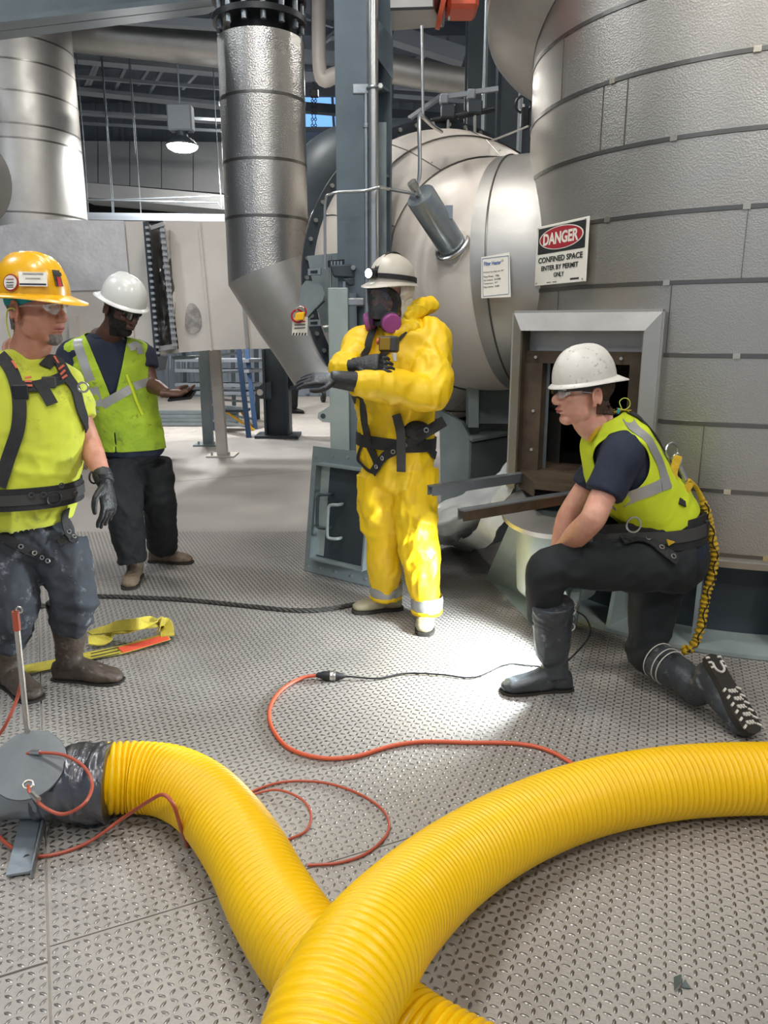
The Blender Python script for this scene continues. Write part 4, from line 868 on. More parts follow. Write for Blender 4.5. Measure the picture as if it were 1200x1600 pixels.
for a, b in ((G(48, 1175, .265), G(63, 1176, .268)), (G(50, 1240, .262), G(60, 1250, .258))): obj('crimp', MB().cyl(a, b, .008, n=10), m_steel, c1)
for c in (G(40, 1176, .258), G(44, 1226, .262)): obj('ring_eye', MB().torus(c, (.2, -.4, 1), .013, .004, 16, 6), m_steel, c1)
cable([G(-30, 1270, .05), G(10, 1318, .02), G(60, 1338, .008), G(130, 1320, .01), G(190, 1280, .06), G(235, 1250, .19), G(256, 1242, .235), G(272, 1260, .215), G(284, 1298, .10), G(293, 1322, .006)], .0055, m_orgc, 'orange wire rope curving over the floor below the silver duct, humped beside the hose')
cable([P(26, 985, 2.2), P(34, 1030, 2.22), P(30, 1080, 2.25), P(10, 1130, 2.2), P(-10, 1160, 2.2)], .0055, m_orgc, 'orange wire rope hanging from the steel rod at the left edge')
cable([G(305, 1330, .006), G(312, 1310, .012), G(330, 1290, .008), G(360, 1255, .006), G(430, 1224, .006), G(500, 1222, .006), G(560, 1240, .006), G(600, 1268, .006), G(606, 1300, .006), G(575, 1332, .006), G(530, 1348, .006), G(480, 1352, .006)], .0045, m_orgc, 'thin orange wire rope making a wide loop on the floor between the hoses')
cable([G(380, 1246, .006), G(430, 1234, .012), G(470, 1248, .012), G(486, 1272, .006), G(478, 1298, .006), G(450, 1312, .006)], .0042, m_orgc, 'thin orange wire rope making a small loop beside the left hose')
# extension cord with plug
xc = tag(obj('extension_cord', MB().tube([G(498, 1055, .02), G(470, 1060, .012), G(440, 1078, .009), G(422, 1105, .008), G(424, 1135, .008), G(450, 1168, .008), G(500, 1184, .008), G(555, 1182, .008), G(610, 1166, .008), G(660, 1159, .008), G(730, 1160, .008), G(810, 1162, .008), G(860, 1174, .008), G(905, 1200, .008)], .0078, 10, sm=8), m_org), 'orange extension cord curling over the steel floor to the right hose', 'cord')
obj('socket_plug', MB().lathe([(.008, 0), (.013, .015), (.019, .03), (.021, .06), (.019, .075)], G(494, 1055, .022), (G(520, 1056, .022)-G(494, 1055, .022)), 16), m_black, xc)
bc = tag(obj('lamp_cord', MB().tube([G(516, 1056, .022), G(545, 1057, .015), G(590, 1060, .008), G(635, 1052, .007), G(690, 1054, .006), G(740, 1058, .006), G(790, 1038, .006), G(830, 1040, .006), G(870, 1042, .02), G(900, 1020, .05), G(922, 990, .09), G(915, 965, .13), G(895, 953, .16), G(885, 948, .2)], .0042, 8, sm=8), m_black), 'black lamp cord from the orange cord plug to behind the kneeling boot', 'cord')
pg = obj('plug_body', MB().lathe([(.02, 0), (.022, .012), (.018, .03), (.012, .05), (.006, .065)], G(517, 1056, .022), (G(545, 1057, .016)-G(517, 1056, .022)), 16), m_black, bc)
obj('clear_band', MB().lathe([(.021, -.006), (.0225, 0), (.0225, .016), (.021, .02)], G(517, 1056, .022), (G(545, 1057, .016)-G(517, 1056, .022)), 16, ), m_steel, bc)
# rope
rp = [G(60, 948, .012), G(110, 940, .012), G(150, 932, .012), G(230, 934, .012), G(300, 938, .012), G(380, 946, .012), G(450, 953, .012), G(500, 953, .012), G(545, 946, .012), G(575, 940, .012), G(610, 925, .012)]
pth = smooth_path(rp, 14); mbr = MB()
for s_ in range(3):
    q = []
    acc = 0
    pts = []
    dense = smooth_path(pth, 3)
    for i, p in enumerate(dense):
        if i: acc += (p-dense[i-1]).length
        t_ = (dense[min(i+1, len(dense)-1)]-dense[max(i-1, 0)]).normalized(); x_, y_, _ = frame(t_)
        a = acc/.018*1.1+s_*2*math.pi/3; pts.append(p+x_*math.cos(a)*.0065+y_*math.sin(a)*.0065)
    mbr.tube(pts, .0072, 6)
tag(obj('rope', mbr, m_rope), 'dark twisted rope lying across the floor towards the yellow suit boot', 'rope')
# yellow webbing sling
def ribbon(pts, width, th, upv=None, sm=8, ups=None):
    path = smooth_path(pts, sm) if sm else [Vector(p) for p in pts]
    U = interp([Vector(u) for u in ups], sm) if ups else [Vector(upv or (0, 0, 1))]*len(path)
    rs = []
    for i, p in enumerate(path):
        t_ = (path[min(i+1, len(path)-1)]-path[max(i-1, 0)]).normalized(); u_ = U[i].normalized(); w = t_.cross(u_).normalized(); u2 = w.cross(t_)
        rs.append([p-w*width/2-u2*th/2, p+w*width/2-u2*th/2, p+w*width/2+u2*th/2, p-w*width/2+u2*th/2])
    return MB().rings(rs)
Z = (0, 0, 1); sl = tag(obj('lifting_sling', ribbon([G(30, 1048, .02), G(80, 1038, .02), G(140, 1025, .012), G(190, 1015, .010), G(225, 1005, .012), G(262, 994, .022)], .085, .008, sm=6), m_sling), 'dirty yellow webbing sling with orange tag lying by the front boot', 'sling')
obj('orange_label', ribbon([G(188, 1016, .018), G(225, 1006, .019), G(262, 995, .029)], .07, .003, sm=5), m_tago, sl)
for k in range(3): obj('stitch_line', ribbon([G(142, 1021+k*5, .0175), G(165, 1016+k*5, .017), G(186, 1011+k*5, .0165)], .005, .002, sm=4), m_sling if k == 9 else m_ink, sl)
obj('loop_strap', ribbon([G(262, 994, .03), G(258, 975, .06), G(235, 972, .10), G(205, 978, .11), G(180, 990, .05), G(160, 1000, .03), G(138, 1000, .04)], .065, .007, sm=8, ups=[(0, 0, 1), (-.5, -.6, .6), (0, -.8, .6), (0, -.7, .7), (0, .2, 1), (0, -.5, .9), (0, -.3, 1)]), m_sling, sl)
obj('loop_strap', ribbon([G(248, 985, .04), G(252, 972, .09), G(240, 972, .1), G(216, 975, .13), G(185, 978, .1), G(160, 985, .05), G(140, 990, .05)], .055, .007, sm=8, ups=[(0, -.2, 1), (-1, 0, .2), (0, .6, .6), (0, -1, .4), (0, -.8, .5), (0, -.4, .9), (0, 0, 1)]), m_sling, sl)
# scrap on the floor
c = G(1064, 1545, .0); tag(obj('scrap', MB().prism([c+Vector((-.02, -.01, .004)), c+Vector((.0, .005, .012)), c+Vector((.012, .035, .004)), c+Vector((-.006, .03, .002))], (.002, 0, .003)).prism([c+Vector((.0, .0, .003)), c+Vector((.022, -.004, .003)), c+Vector((.014, .014, .012))], (0, 0, .002)), m_leaf), 'small dark scrap of debris lying on the floor at the lower right', 'debris')
# ---------------- people toolkit ----------------
def skinm(name, c1, c2): 
    m = mat(name, c1, .5, 0, c2, 22, .3, .12, 160, col3=c2, thr=.6); b = m.node_tree.nodes['Principled BSDF']
    b.inputs['Subsurface Weight'].default_value = .08; b.inputs['Subsurface Radius'].default_value = (.02, .008, .005); return m
m_skinA = skinm('skin_ruddy', '#c08a70', '#b0735c'); m_skinB = skinm('skin_brown', '#5a3c2f', '#4c3126'); m_skinC = skinm('skin_fair', '#cf9f88', '#c48672')
m_eyew = mat('eye_white', '#ddd8d0', .2); m_iris = mat('eye_dark', '#2c221c', .15)
m_lip = mat('lip_tone', '#a8625a', .5); m_hairB = mat('hair_brown', '#3b2a20', .7, 0, '#4a3427', 60, .6, .6, 160); m_hairK = mat('hair_black', '#141110', .8, 0, '#1e1a18', 80, .6, .5, 200); m_hairG = mat('hair_grey', '#5c5550', .75, 0, '#7b736c', 70, .6, .5, 180)
m_suit = mat('suit_yellow', '#ecc60e', .5, 0, '#e8bc08', 5, .5, .55, 7, 'ridge', col3='#d9b012', thr=.68)
m_tee = mat('hivis_shirt', '#cbd338', .85, 0, '#bdc43a', 4, .5, .4, 6, 'ridge', col3='#9aa038', thr=.58, sheen=.2)
m_vestB = mat('hivis_vest_dirty', '#a3bd2a', .8, 0, '#86a028', 6, .6, .25, 50, col3='#5f7326', thr=.58)
m_vestC = mat('hivis_vest', '#cbdb22', .75, 0, '#c0d026', 5, .4, .3, 6, 'ridge')
m_silver = mat('reflective_tape', '#a9a9a8', .35, .35, '#9a9a98', 9, .4, .1, 60)
m_navy = mat('navy_cloth', '#1a2133', .85, 0, '#20283b', 7, .5, .25, 60)
m_trA = mat('dusty_trousers', '#2f3238', .85, 0, '#3c4048', 5, .6, .5, 8, 'ridge', col3='#7d8188', thr=.58)
m_trB = mat('black_trousers', '#101215', .85, 0, '#17191c', 6, .5, .5, 8, 'ridge')
m_trC = mat('dark_trousers', '#14181b', .85, 0, '#1b2023', 6, .5, .5, 7, 'ridge')
m_strap = mat('black_webbing', '#1b1b1c', .7, 0, '#262627', 30, .5, .3, 200)
m_strapg = mat('grey_webbing', '#3a3a39', .7)
m_glove = mat('black_glove', '#17181a', .5, 0, '#222326', 20, .5, .3, 90)
m_bootA = mat('dusty_boot', '#3b332c', .55, 0, '#56493d', 8, .6, .3, 50, col3='#7f756b', thr=.6)
m_bootS = mat('tan_boot', '#8b8368', .55, 0, '#a29a82', 10, .6, .25, 40)
m_bootC = mat('rubber_boot', '#2b2f33', .45, 0, '#3c4146', 7, .6, .2, 30, col3='#73777a', thr=.58)
m_bootB = mat('brown_boot', '#5b4c3e', .6, 0, '#7a6a59', 9, .6, .3, 40)
m_sole = mat('boot_sole', '#27241f', .8); m_tread = mat('pale_tread', '#c7c2b8', .7)
m_hatW = mat('hat_white', '#dcdcd8', .28, 0, '#d2d2ce', 9, .4, .03, 30, coat=.3); m_hatC = mat('hat_scuffed', '#d4d1c9', .4, 0, '#c9c6be', 12, .5, .05, 30, col3='#4b4945', thr=.59)
m_hatY = mat('hat_yellow', '#e3ab08', .34, 0, '#d79f08', 6, .5, .05, 30, col3='#a87c18', thr=.64, coat=.3)
m_lens = mat('clear_lens', '#e8ecec', .03, 0, alpha=.22, spec=.9); m_lensd = mat('dark_lens', '#0c0d10', .06, spec=.9)
m_purple = mat('filter_purple', '#9a4689', .5); m_mask = mat('mask_black', '#141518', .4); m_cloth = mat('hood_cloth', '#c9c4ba', .8, 0, '#bdb8ae', 8, .5, .3, 30)
m_teal = mat('bandana_teal', '#1f8f96', .8); m_cordy = mat('earplug_cord', '#cfd65a', .6); m_redsk = m_lock_r
m_lany = mat('lanyard_yellow', '#c9a51a', .7, 0, '#b08d14', 40, .6, .3, 120); m_vsign = mat('tape_white', '#c9c9c6', .5)
def remesh(mb, vox, sm=2, fac=.5):
    me = mb.mesh('tmp'); o = bpy.data.objects.new('tmp', me); C.objects.link(o)
    r = o.modifiers.new('r', 'REMESH'); r.mode = 'VOXEL'; r.voxel_size = vox
    if sm: q = o.modifiers.new('s', 'SMOOTH'); q.iterations = sm; q.factor = fac
    out = bpy.data.meshes.new_from_object(o.evaluated_get(bpy.context.evaluated_depsgraph_get()))
    bpy.data.objects.remove(o); bpy.data.meshes.remove(me); return out
def verts(me):
    n = len(me.vertices); a = np.empty(n*3); me.vertices.foreach_get('co', a); return a.reshape(-1, 3)
def setv(me, a): me.vertices.foreach_set('co', np.ascontiguousarray(a).ravel()); me.update()
def norms(me):
    n = len(me.vertices); a = np.empty(n*3); me.vertex_normals.foreach_get('vector', a); return a.reshape(-1, 3)
def wrinkle(me, amp=.006, fr=9.0, st=(1, 1, 1), seed=0.0, ridge=True, mask=None):
    co = verts(me); nn = norms(me); S = Vector(st); d = np.zeros(len(co))
    for i, c in enumerate(co):
        p = Vector((c[0]*st[0], c[1]*st[1], c[2]*st[2]))*fr+Vector((seed, seed*.7, seed*.3))
        w = noise.noise_vector(p*.5)*1.1
        a = noise.noise(p+w); b = noise.noise((p+w)*2.3+Vector((5, 1, 9)))
        d[i] = ((.42-abs(a)*1.7)+(.3-abs(b)*1.2)*.45) if ridge else a+.4*b
    if mask is not None: d *= mask(co)
    setv(me, co+nn*(d*amp)[:, None]); return me
def inflate(me, d):
    m = me.copy(); setv(m, verts(m)+norms(m)*d); return m
def clip(me, f):
    """keep the part of a mesh where f(co) > 0, cutting faces cleanly"""
    me.calc_loop_triangles(); co = verts(me); val = f(co)
    T = np.empty(len(me.loop_triangles)*3, dtype=np.int32); me.loop_triangles.foreach_get('vertices', T); T = T.reshape(-1, 3)
    vs = [tuple(c) for c in co]; fs = []; cache = {}
    def cut(a, b):
        k = (min(a, b), max(a, b))
        if k not in cache:
            t = val[a]/(val[a]-val[b]); cache[k] = len(vs); vs.append(tuple(co[a]*(1-t)+co[b]*t))
        return cache[k]
    for tri in T:
        ins = [val[i] > 0 for i in tri]
        if all(ins): fs.append(tuple(tri)); continue
        if not any(ins): continue
        out = []
        for k in range(3):
            a, b = int(tri[k]), int(tri[(k+1) % 3])
            if val[a] > 0: out.append(a)
            if (val[a] > 0) != (val[b] > 0): out.append(cut(a, b))
        if len(out) >= 3: fs.append(tuple(out))
    used = sorted({i for f_ in fs for i in f_}); mp = {u: k for k, u in enumerate(used)}
    m = bpy.data.meshes.new('clip'); m.from_pydata([vs[u] for u in used], [], [tuple(mp[i] for i in f_) for f_ in fs]); return m
def thick(me, t):
    bm = bmesh.new(); bm.from_mesh(me); bmesh.ops.remove_doubles(bm, verts=bm.verts, dist=4e-4); bmesh.ops.dissolve_degenerate(bm, edges=bm.edges, dist=2e-4)
    bmesh.ops.recalc_face_normals(bm, faces=bm.faces); bm.normal_update(); bm.verts.index_update()
    vs = [v.co.copy() for v in bm.verts]; ns = [v.normal.copy() for v in bm.verts]; N_ = len(vs)
    fs = [tuple(v.index for v in f.verts) for f in bm.faces]; bd = []
    for e in bm.edges:
        if len(e.link_faces) == 1:
            l = e.link_loops[0]; bd.append((l.vert.index, l.link_loop_next.vert.index))
    bm.free(); me.clear_geometry()
    me.from_pydata([tuple(v) for v in vs]+[tuple(v-n*t) for v, n in zip(vs, ns)], [], fs+[tuple(i+N_ for i in f[::-1]) for f in fs]+[(b_, a_, a_+N_, b_+N_) for a_, b_ in bd]); me.update(); return me
def bvh(*mes):
    vs, fs = [], []
    for me in mes:
        o = len(vs); vs += [tuple(v.co) for v in me.vertices]; fs += [tuple(i+o for i in p.vertices) for p in me.polygons]
    return BVHTree.FromPolygons(vs, fs)
def hit(bv, px, py, Yd=3.5):
    d = ray(px, py).normalized(); h = bv.ray_cast(CAM, d)
    if h[0] is None:
        q = P(px, py, Yd); h = bv.find_nearest(q)
        return h[0], h[1]
    n = h[1]
    if n.dot(d) > 0: n = -n
    return h[0], n
def strap_on(name, bv, pts, width, m, parent, lift=.004, th=.004, n=6, Yd=3.5, resnap=True):
    """webbing laid on a body: pts are (px, py) seen from the camera or Vectors in space"""
    hp, hn_ = [], []
    for q in pts:
        if isinstance(q, Vector): h = bv.find_nearest(q); hp.append(h[0]); hn_.append(h[1])
        else: a, b = hit(bv, q[0], q[1], Yd); hp.append(a); hn_.append(b)
    path = smooth_path(hp, n); ups = interp(hn_, n)
    if resnap:
        np_, nu = [], []
        for p, u in zip(path, ups):
            h = bv.find_nearest(p)
            if h[0] is not None and (h[0]-p).length < .08: np_.append(h[0]); nn_ = h[1]; nu.append((nn_ if nn_.dot(u) > 0 else -nn_)*.5+u.normalized()*.5)
            else: np_.append(p); nu.append(u)
        path, ups = np_, nu
    path = [p+u.normalized()*lift for p, u in zip(path, ups)]
    for _ in range(2): path = [path[0]]+[path[i]*.5+(path[i-1]+path[i+1])*.25 for i in range(1, len(path)-1)]+[path[-1]]
    rs = []
    for i, p in enumerate(path):
        t_ = (path[min(i+1, len(path)-1)]-path[max(i-1, 0)]).normalized(); u_ = ups[i].normalized(); w = t_.cross(u_).normalized(); u2 = w.cross(t_)
        if u2.dot(u_) < 0: u2 = -u2
        rs.append([p-w*width/2, p+w*width/2, p+w*width/2+u2*th, p-w*width/2+u2*th])
    o = obj(name, MB().rings(rs), m, parent, ang=50); return o, path, ups
def around(bv, c, axis, x0, n=40, a0=0, a1=360, far=.6):
    x, y, d = frame(axis, x0); out = []
    for i in range(n+1):
        a = math.radians(a0+(a1-a0)*i/n); e = x*math.cos(a)+y*math.sin(a); h = bv.ray_cast(Vector(c)+e*far, -e)
        if h[0] is not None: out.append(h[0])
    return out
def loft(secs, n=36, r=None, f=None, pw=2.3):
    """secs: (centre, rx, ry_front, ry_back); r, f: right and forward vectors"""
    rs = []
    for s_ in secs:
        c, rx, rf, rb = s_[:4]; R_, F_ = (s_[4], s_[5]) if len(s_) > 4 else (r, f); ring = []
        for k in range(n):
            a = 2*math.pi*k/n; ca_, sa = math.cos(a), math.sin(a)
            x = math.copysign(abs(ca_)**(2/pw), ca_)*rx; y = math.copysign(abs(sa)**(2/pw), sa)*(rf if sa > 0 else rb)
            ring.append(Vector(c)+R_*x+F_*y)
        rs.append(ring)
    return rs
def slerp(keys, n=6):
    """interpolate loft keys smoothly"""
    cs = smooth_path([k[0] for k in keys], n); cols_ = [interp([k[j] for k in keys], n) for j in (1, 2, 3)]
    return [(cs[i], cols_[0][i], cols_[1][i], cols_[2][i]) for i in range(len(cs))]
class L3:
    """local frame: x right of the person, y forward, z up"""
    def __init__(s, o, f, u=(0, 0, 1)):
        s.o = Vector(o); s.f = Vector(f).normalized(); u = Vector(u); s.u = (u-s.f*u.dot(s.f)).normalized(); s.r = s.f.cross(s.u).normalized()
    def __call__(s, x, y, z): return s.o+s.r*x+s.f*y+s.u*z
    def ax(s): return (s.r, s.f, s.u)
def head(L, neck, m, parent, k=1.0, eyes=True, nr=.062, lipm=None, ears=True, brow=None, jaw=1.0, nosek=1.0):
    mb = MB(); A = L.ax()
    def e(x, y, z, rx, ry, rz): mb.ell(L(x*k, y*k, z*k), (rx*k, ry*k, rz*k), A, 24, 16)
    e(0, -.012, .045, .076, .098, .082); e(0, .022, -.022, .063*jaw, .07, .088); e(0, .058, -.088, .03*jaw, .027, .023); e(0, .035, .03, .066, .055, .06)
    for s in (-1, 1):
        e(s*.042*jaw, .012, -.055, .024, .04, .034); e(s*.036, .062, -.012, .024, .022, .02); e(s*.027, .079, .034, .027, .012, .008)
        pass; e(s*.0115, .1, -.028, .008, .011, .008)
    mb.tube([L(0, .086*k, .03*k), L(0, .097*k, .008*k), L(0, .108*nosek*k, -.018*k), L(0, .1*k, -.032*k)], [.0085*k, .0105*k, .0155*k, .0105*k], 12, sm=4)
    e(0, .088, -.049, .024, .011, .0065); e(0, .086, -.061, .021, .011, .007); e(0, .078, -.055, .03, .014, .02)
    nk = Vector(neck); mb.tube([L(0, -.03*k, -.01*k), L(0, -.025*k, -.08*k), L(0, -.03*k, -.12*k).lerp(nk, .5), nk], [nr*.93, nr*.95, nr, nr*1.25], 24, sm=5)
    me = remesh(mb, .0042, 3); co = verts(me); nn = norms(me); loc = (co-np.array(L.o)) @ np.array([L.r, L.f, L.u]).T/k
    d = np.zeros(len(co))
    for s in (-1, 1):
        g = ((loc[:, 0]-s*.03)/.016)**2+((loc[:, 1]-.08)/.03)**2+((loc[:, 2]-.013)/.011)**2; d -= .009*np.exp(-g)
        pass
    g = ((loc[:, 0])/.022)**2+((loc[:, 1]-.1)/.03)**2+((loc[:, 2]+.055)/.0028)**2; d -= .005*np.exp(-g)
    g = ((loc[:, 0])/.02)**2+((loc[:, 1]-.08)/.03)**2+((loc[:, 2]+.073)/.006)**2; d -= .004*np.exp(-g)
    setv(me, co+nn*(d*k)[:, None])
    ho = obj('head', me.copy(), m, parent, ang=180)
    for s in ((-1, 1) if ears else ()):
        c0 = (s*.078, -.012, -.002); em = MB(); B_ = ((L.r*s+L.f*.0-L.f*.35).normalized(), (L.f+L.r*s*.35).normalized(), L.u)
        O_ = L(c0[0]*k, c0[1]*k, c0[2]*k)
        arc = [O_+(B_[1]*(.5*math.cos(t)*.034-.002)+B_[2]*(math.sin(t)*.031+.004)+B_[0]*(.008+.004*math.cos(t+2.4)))*k for t in np.linspace(-.9, 4.2, 14)]
        em.tube(arc, [.0045*k]*3+[.0055*k]*8+[.006*k]*3, 8, sm=2); em.ell(O_+(B_[0]*.001-B_[1]*.001)*k, (.007*k, .017*k, .028*k), B_, 14, 10); em.ell(O_+(B_[2]*-.026+B_[1]*.004+B_[0]*.005)*k, (.006*k, .008*k, .011*k), B_, 12, 8)
        obj('ear', remesh(em, .0028, 1), m, ho, ang=180)
    if eyes:
        for s in (-1, 1):
            ey = obj('eye', MB().ell(L(s*.03*k, .0735*k, .0125*k), .0118*k, A, 16, 12), m_eyew, ho)
        ir = MB()
        for s in (-1, 1): ir.ell(L(s*.031*k, .0825*k, .0125*k), (.0052*k, .0045*k, .0052*k), A, 12, 8)
        obj('iris', ir, m_iris, ho)
    obj('lips', MB().tube([L(-.023*k, .0865*k, -.0555*k), L(-.01*k, .0985*k, -.0515*k), L(0, .0995*k, -.0525*k), L(.01*k, .0985*k, -.0515*k), L(.023*k, .0865*k, -.0555*k)], [.002, .0045, .004, .0045, .002], 8, sm=3).tube([L(-.021*k, .086*k, -.0575*k), L(0, .0965*k, -.0615*k), L(.021*k, .086*k, -.0575*k)], [.002, .0052, .002], 8, sm=4), lipm or m_lip, ho)
    if brow:
        for s in (-1, 1): obj('eyebrow', MB().tube([L(s*.013*k, .094*k, .036*k), L(s*.03*k, .092*k, .042*k), L(s*.048*k, .074*k, .036*k)], [.003, .0042, .002], 8, sm=3), brow, ho)
    return ho, me, loc
def hair(me, L, k, f, t, m, parent, name='hair', seed=0):
    h = inflate(me, t); co = verts(h); loc = (co-np.array(L.o)) @ np.array([L.r, L.f, L.u]).T/k
    h2 = clip(h, lambda c: f((c-np.array(L.o)) @ np.array([L.r, L.f, L.u]).T/k))
    if len(h2.polygons): thick(h2, t*1.2); wrinkle(h2, .003, 60, seed=seed, ridge=True); return obj(name, h2, m, parent, ang=180)
def hard_hat(L, m, label, k=1.0, full=False, ridges=3, suspend=True, parent=None):
    """L: frame at the middle of the hat's lower edge"""
    rx, ry, rz = .112*k, .136*k, .142*k; rs = []
    n = 56
    def rad(a, t):
        return 1
    for i in range(15):
        t = math.pi/2*i/15; ring = []
        for j in range(n):
            a = 2*math.pi*j/n; ct = math.cos(t)**.8; x = math.sin(a)*rx*ct; y = math.cos(a)*ry*ct; z = math.sin(t)**.92*rz
            rg = 0
            for q in ([-.034, 0, .034] if ridges == 3 else [0]): rg = max(rg, math.exp(-((x/k-q)/(.008 if ridges == 3 else .016))**4))
            z += .007*k*rg*min(1, math.sin(t)*2.0)*(1 if abs(y) < ry*.85 else .6); ring.append(L(x, y, z))
        rs.append(ring)
    mb = MB().rings(rs, cap=False); o_ = len(mb.v); mb.v.append(tuple(L(0, 0, rz+.007*k))); 
    for j in range(n): mb.f.append((o_, 14*n+j, 14*n+(j+1) % n))
    br = []
    for q, dz in ((0, 0.004), (.5, -.003), (1, -.010), (1.02, -.014), (.9, -.014)):
        ring = []
        for j in range(n):
            a = 2*math.pi*j/n; c_ = math.cos(a); w = (.014+.034*max(0, c_)**1.5+(.022 if full else .006))*k
            ring.append(L(math.sin(a)*(rx+w*q*.9), c_*(ry+w*q), (dz-.016*max(0, c_)**3*q)*k))
        br.append(ring)
    mb.rings(br, cap=False)
    me = mb.mesh('hat'); bm = bmesh.new(); bm.from_mesh(me); bmesh.ops.solidify(bm, geom=bm.faces, thickness=.002); bm.to_mesh(me); bm.free()
    if label is not None:
        t = thing('hard_hat', L.o, label, 'hard hat'); obj('shell', me, m, t, ang=60)
    else: t = obj('hard_hat', me, m, parent, ang=60)
    if suspend:
        s_ = obj('headband', MB().rings([[L(math.sin(2*math.pi*j/32)*rx*.9, math.cos(2*math.pi*j/32)*ry*.9-.005, z) for j in range(32)] for z in (-.03*k, -.005)], cap=False), m_mask, t)
        if label is not None: obj('ratchet_knob', MB().cyl(L(0, -ry*.93, -.022*k), L(0, -ry*1.08, -.022*k), .014, n=14), m_mask, t)
    return t
def hand(wrist, d, nrm, m, parent, side=1, curl=.5, thumb=.5, k=1.0, name='hand', fist=0.0, cuff=None, spread=.12):
    """d: direction of the fingers; nrm: back of the hand; side: +1 thumb on +x"""
    d = Vector(d).normalized(); nrm = Vector(nrm); nrm = (nrm-d*nrm.dot(d)).normalized(); x = d.cross(nrm).normalized()*side
    mb = MB(); w = Vector(wrist)
    mb.tube([w-d*.03*k, w+d*.005*k, w+d*.04*k, w+d*.085*k, w+d*.095*k], [(.027*k, .02*k), (.028*k, .019*k), (.038*k, .017*k), (.041*k, .014*k), (.034*k, .01*k)], 20, sm=3) if False else None
    rs = []
    for t_, hw, ht in ((-.035, .026, .022), (0, .027, .019), (.03, .036, .018), (.06, .041, .0155), (.088, .041, .0135), (.098, .034, .009)):
        c = w+d*t_*k; rs.append([c+x*math.cos(a)*hw*k+nrm*math.sin(a)*ht*k for a in [2*math.pi*i/20 for i in range(20)]])
    mb.rings(rs)
    for i, (ox, L_) in enumerate(((.031, .072), (.0105, .081), (-.0105, .075), (-.031, .058))):
        a = curl*(1+.08*i)+fist*.4; p = w+d*.086*k+x*ox*k; dd = (d+x*spread*(1.5-i)*.33).normalized(); pts = [p-dd*.02*k, p]; seg = [.44, .32, .24]
        for s_ in seg:
            ax_r = Matrix.Rotation(-a if True else a, 3, x*side); dd = (dd*math.cos(a)-nrm*math.sin(a)*1.0).normalized() if s_ == .44 else (dd*math.cos(a)+dd.cross(x).normalized()*math.sin(a)*(1 if dd.cross(x).dot(nrm if abs(dd.dot(nrm)) < .5 else -d) < 0 else -1)).normalized()
            p = p+dd*L_*s_*k; pts.append(p)
        mb.tube(pts, [.0095*k, .0098*k, .0092*k, .0085*k, .0072*k], 10, sm=2)
        mb.ell(pts[-1], .0072*k, n=8, m=6)
    tb = w+d*.022*k+x*.028*k; t1 = tb+(d*.6+x*.75-nrm*.25*thumb).normalized()*.038*k; t2 = t1+(d*.85+x*(.35-.6*thumb)-nrm*.5*thumb).normalized()*.032*k; t3 = t2+(d*.9+x*(.1-.8*thumb)-nrm*.5*thumb).normalized()*.024*k
    mb.tube([w+d*.01*k+x*.012*k, tb, t1, t2, t3], [.015*k, .0145*k, .0115*k, .0105*k, .008*k], 10, sm=2); mb.ell(t3, .008*k, n=8, m=6)
    me = remesh(mb, .0034, 2)
    if cuff: pass
    return obj(name, me, m, parent, ang=180)
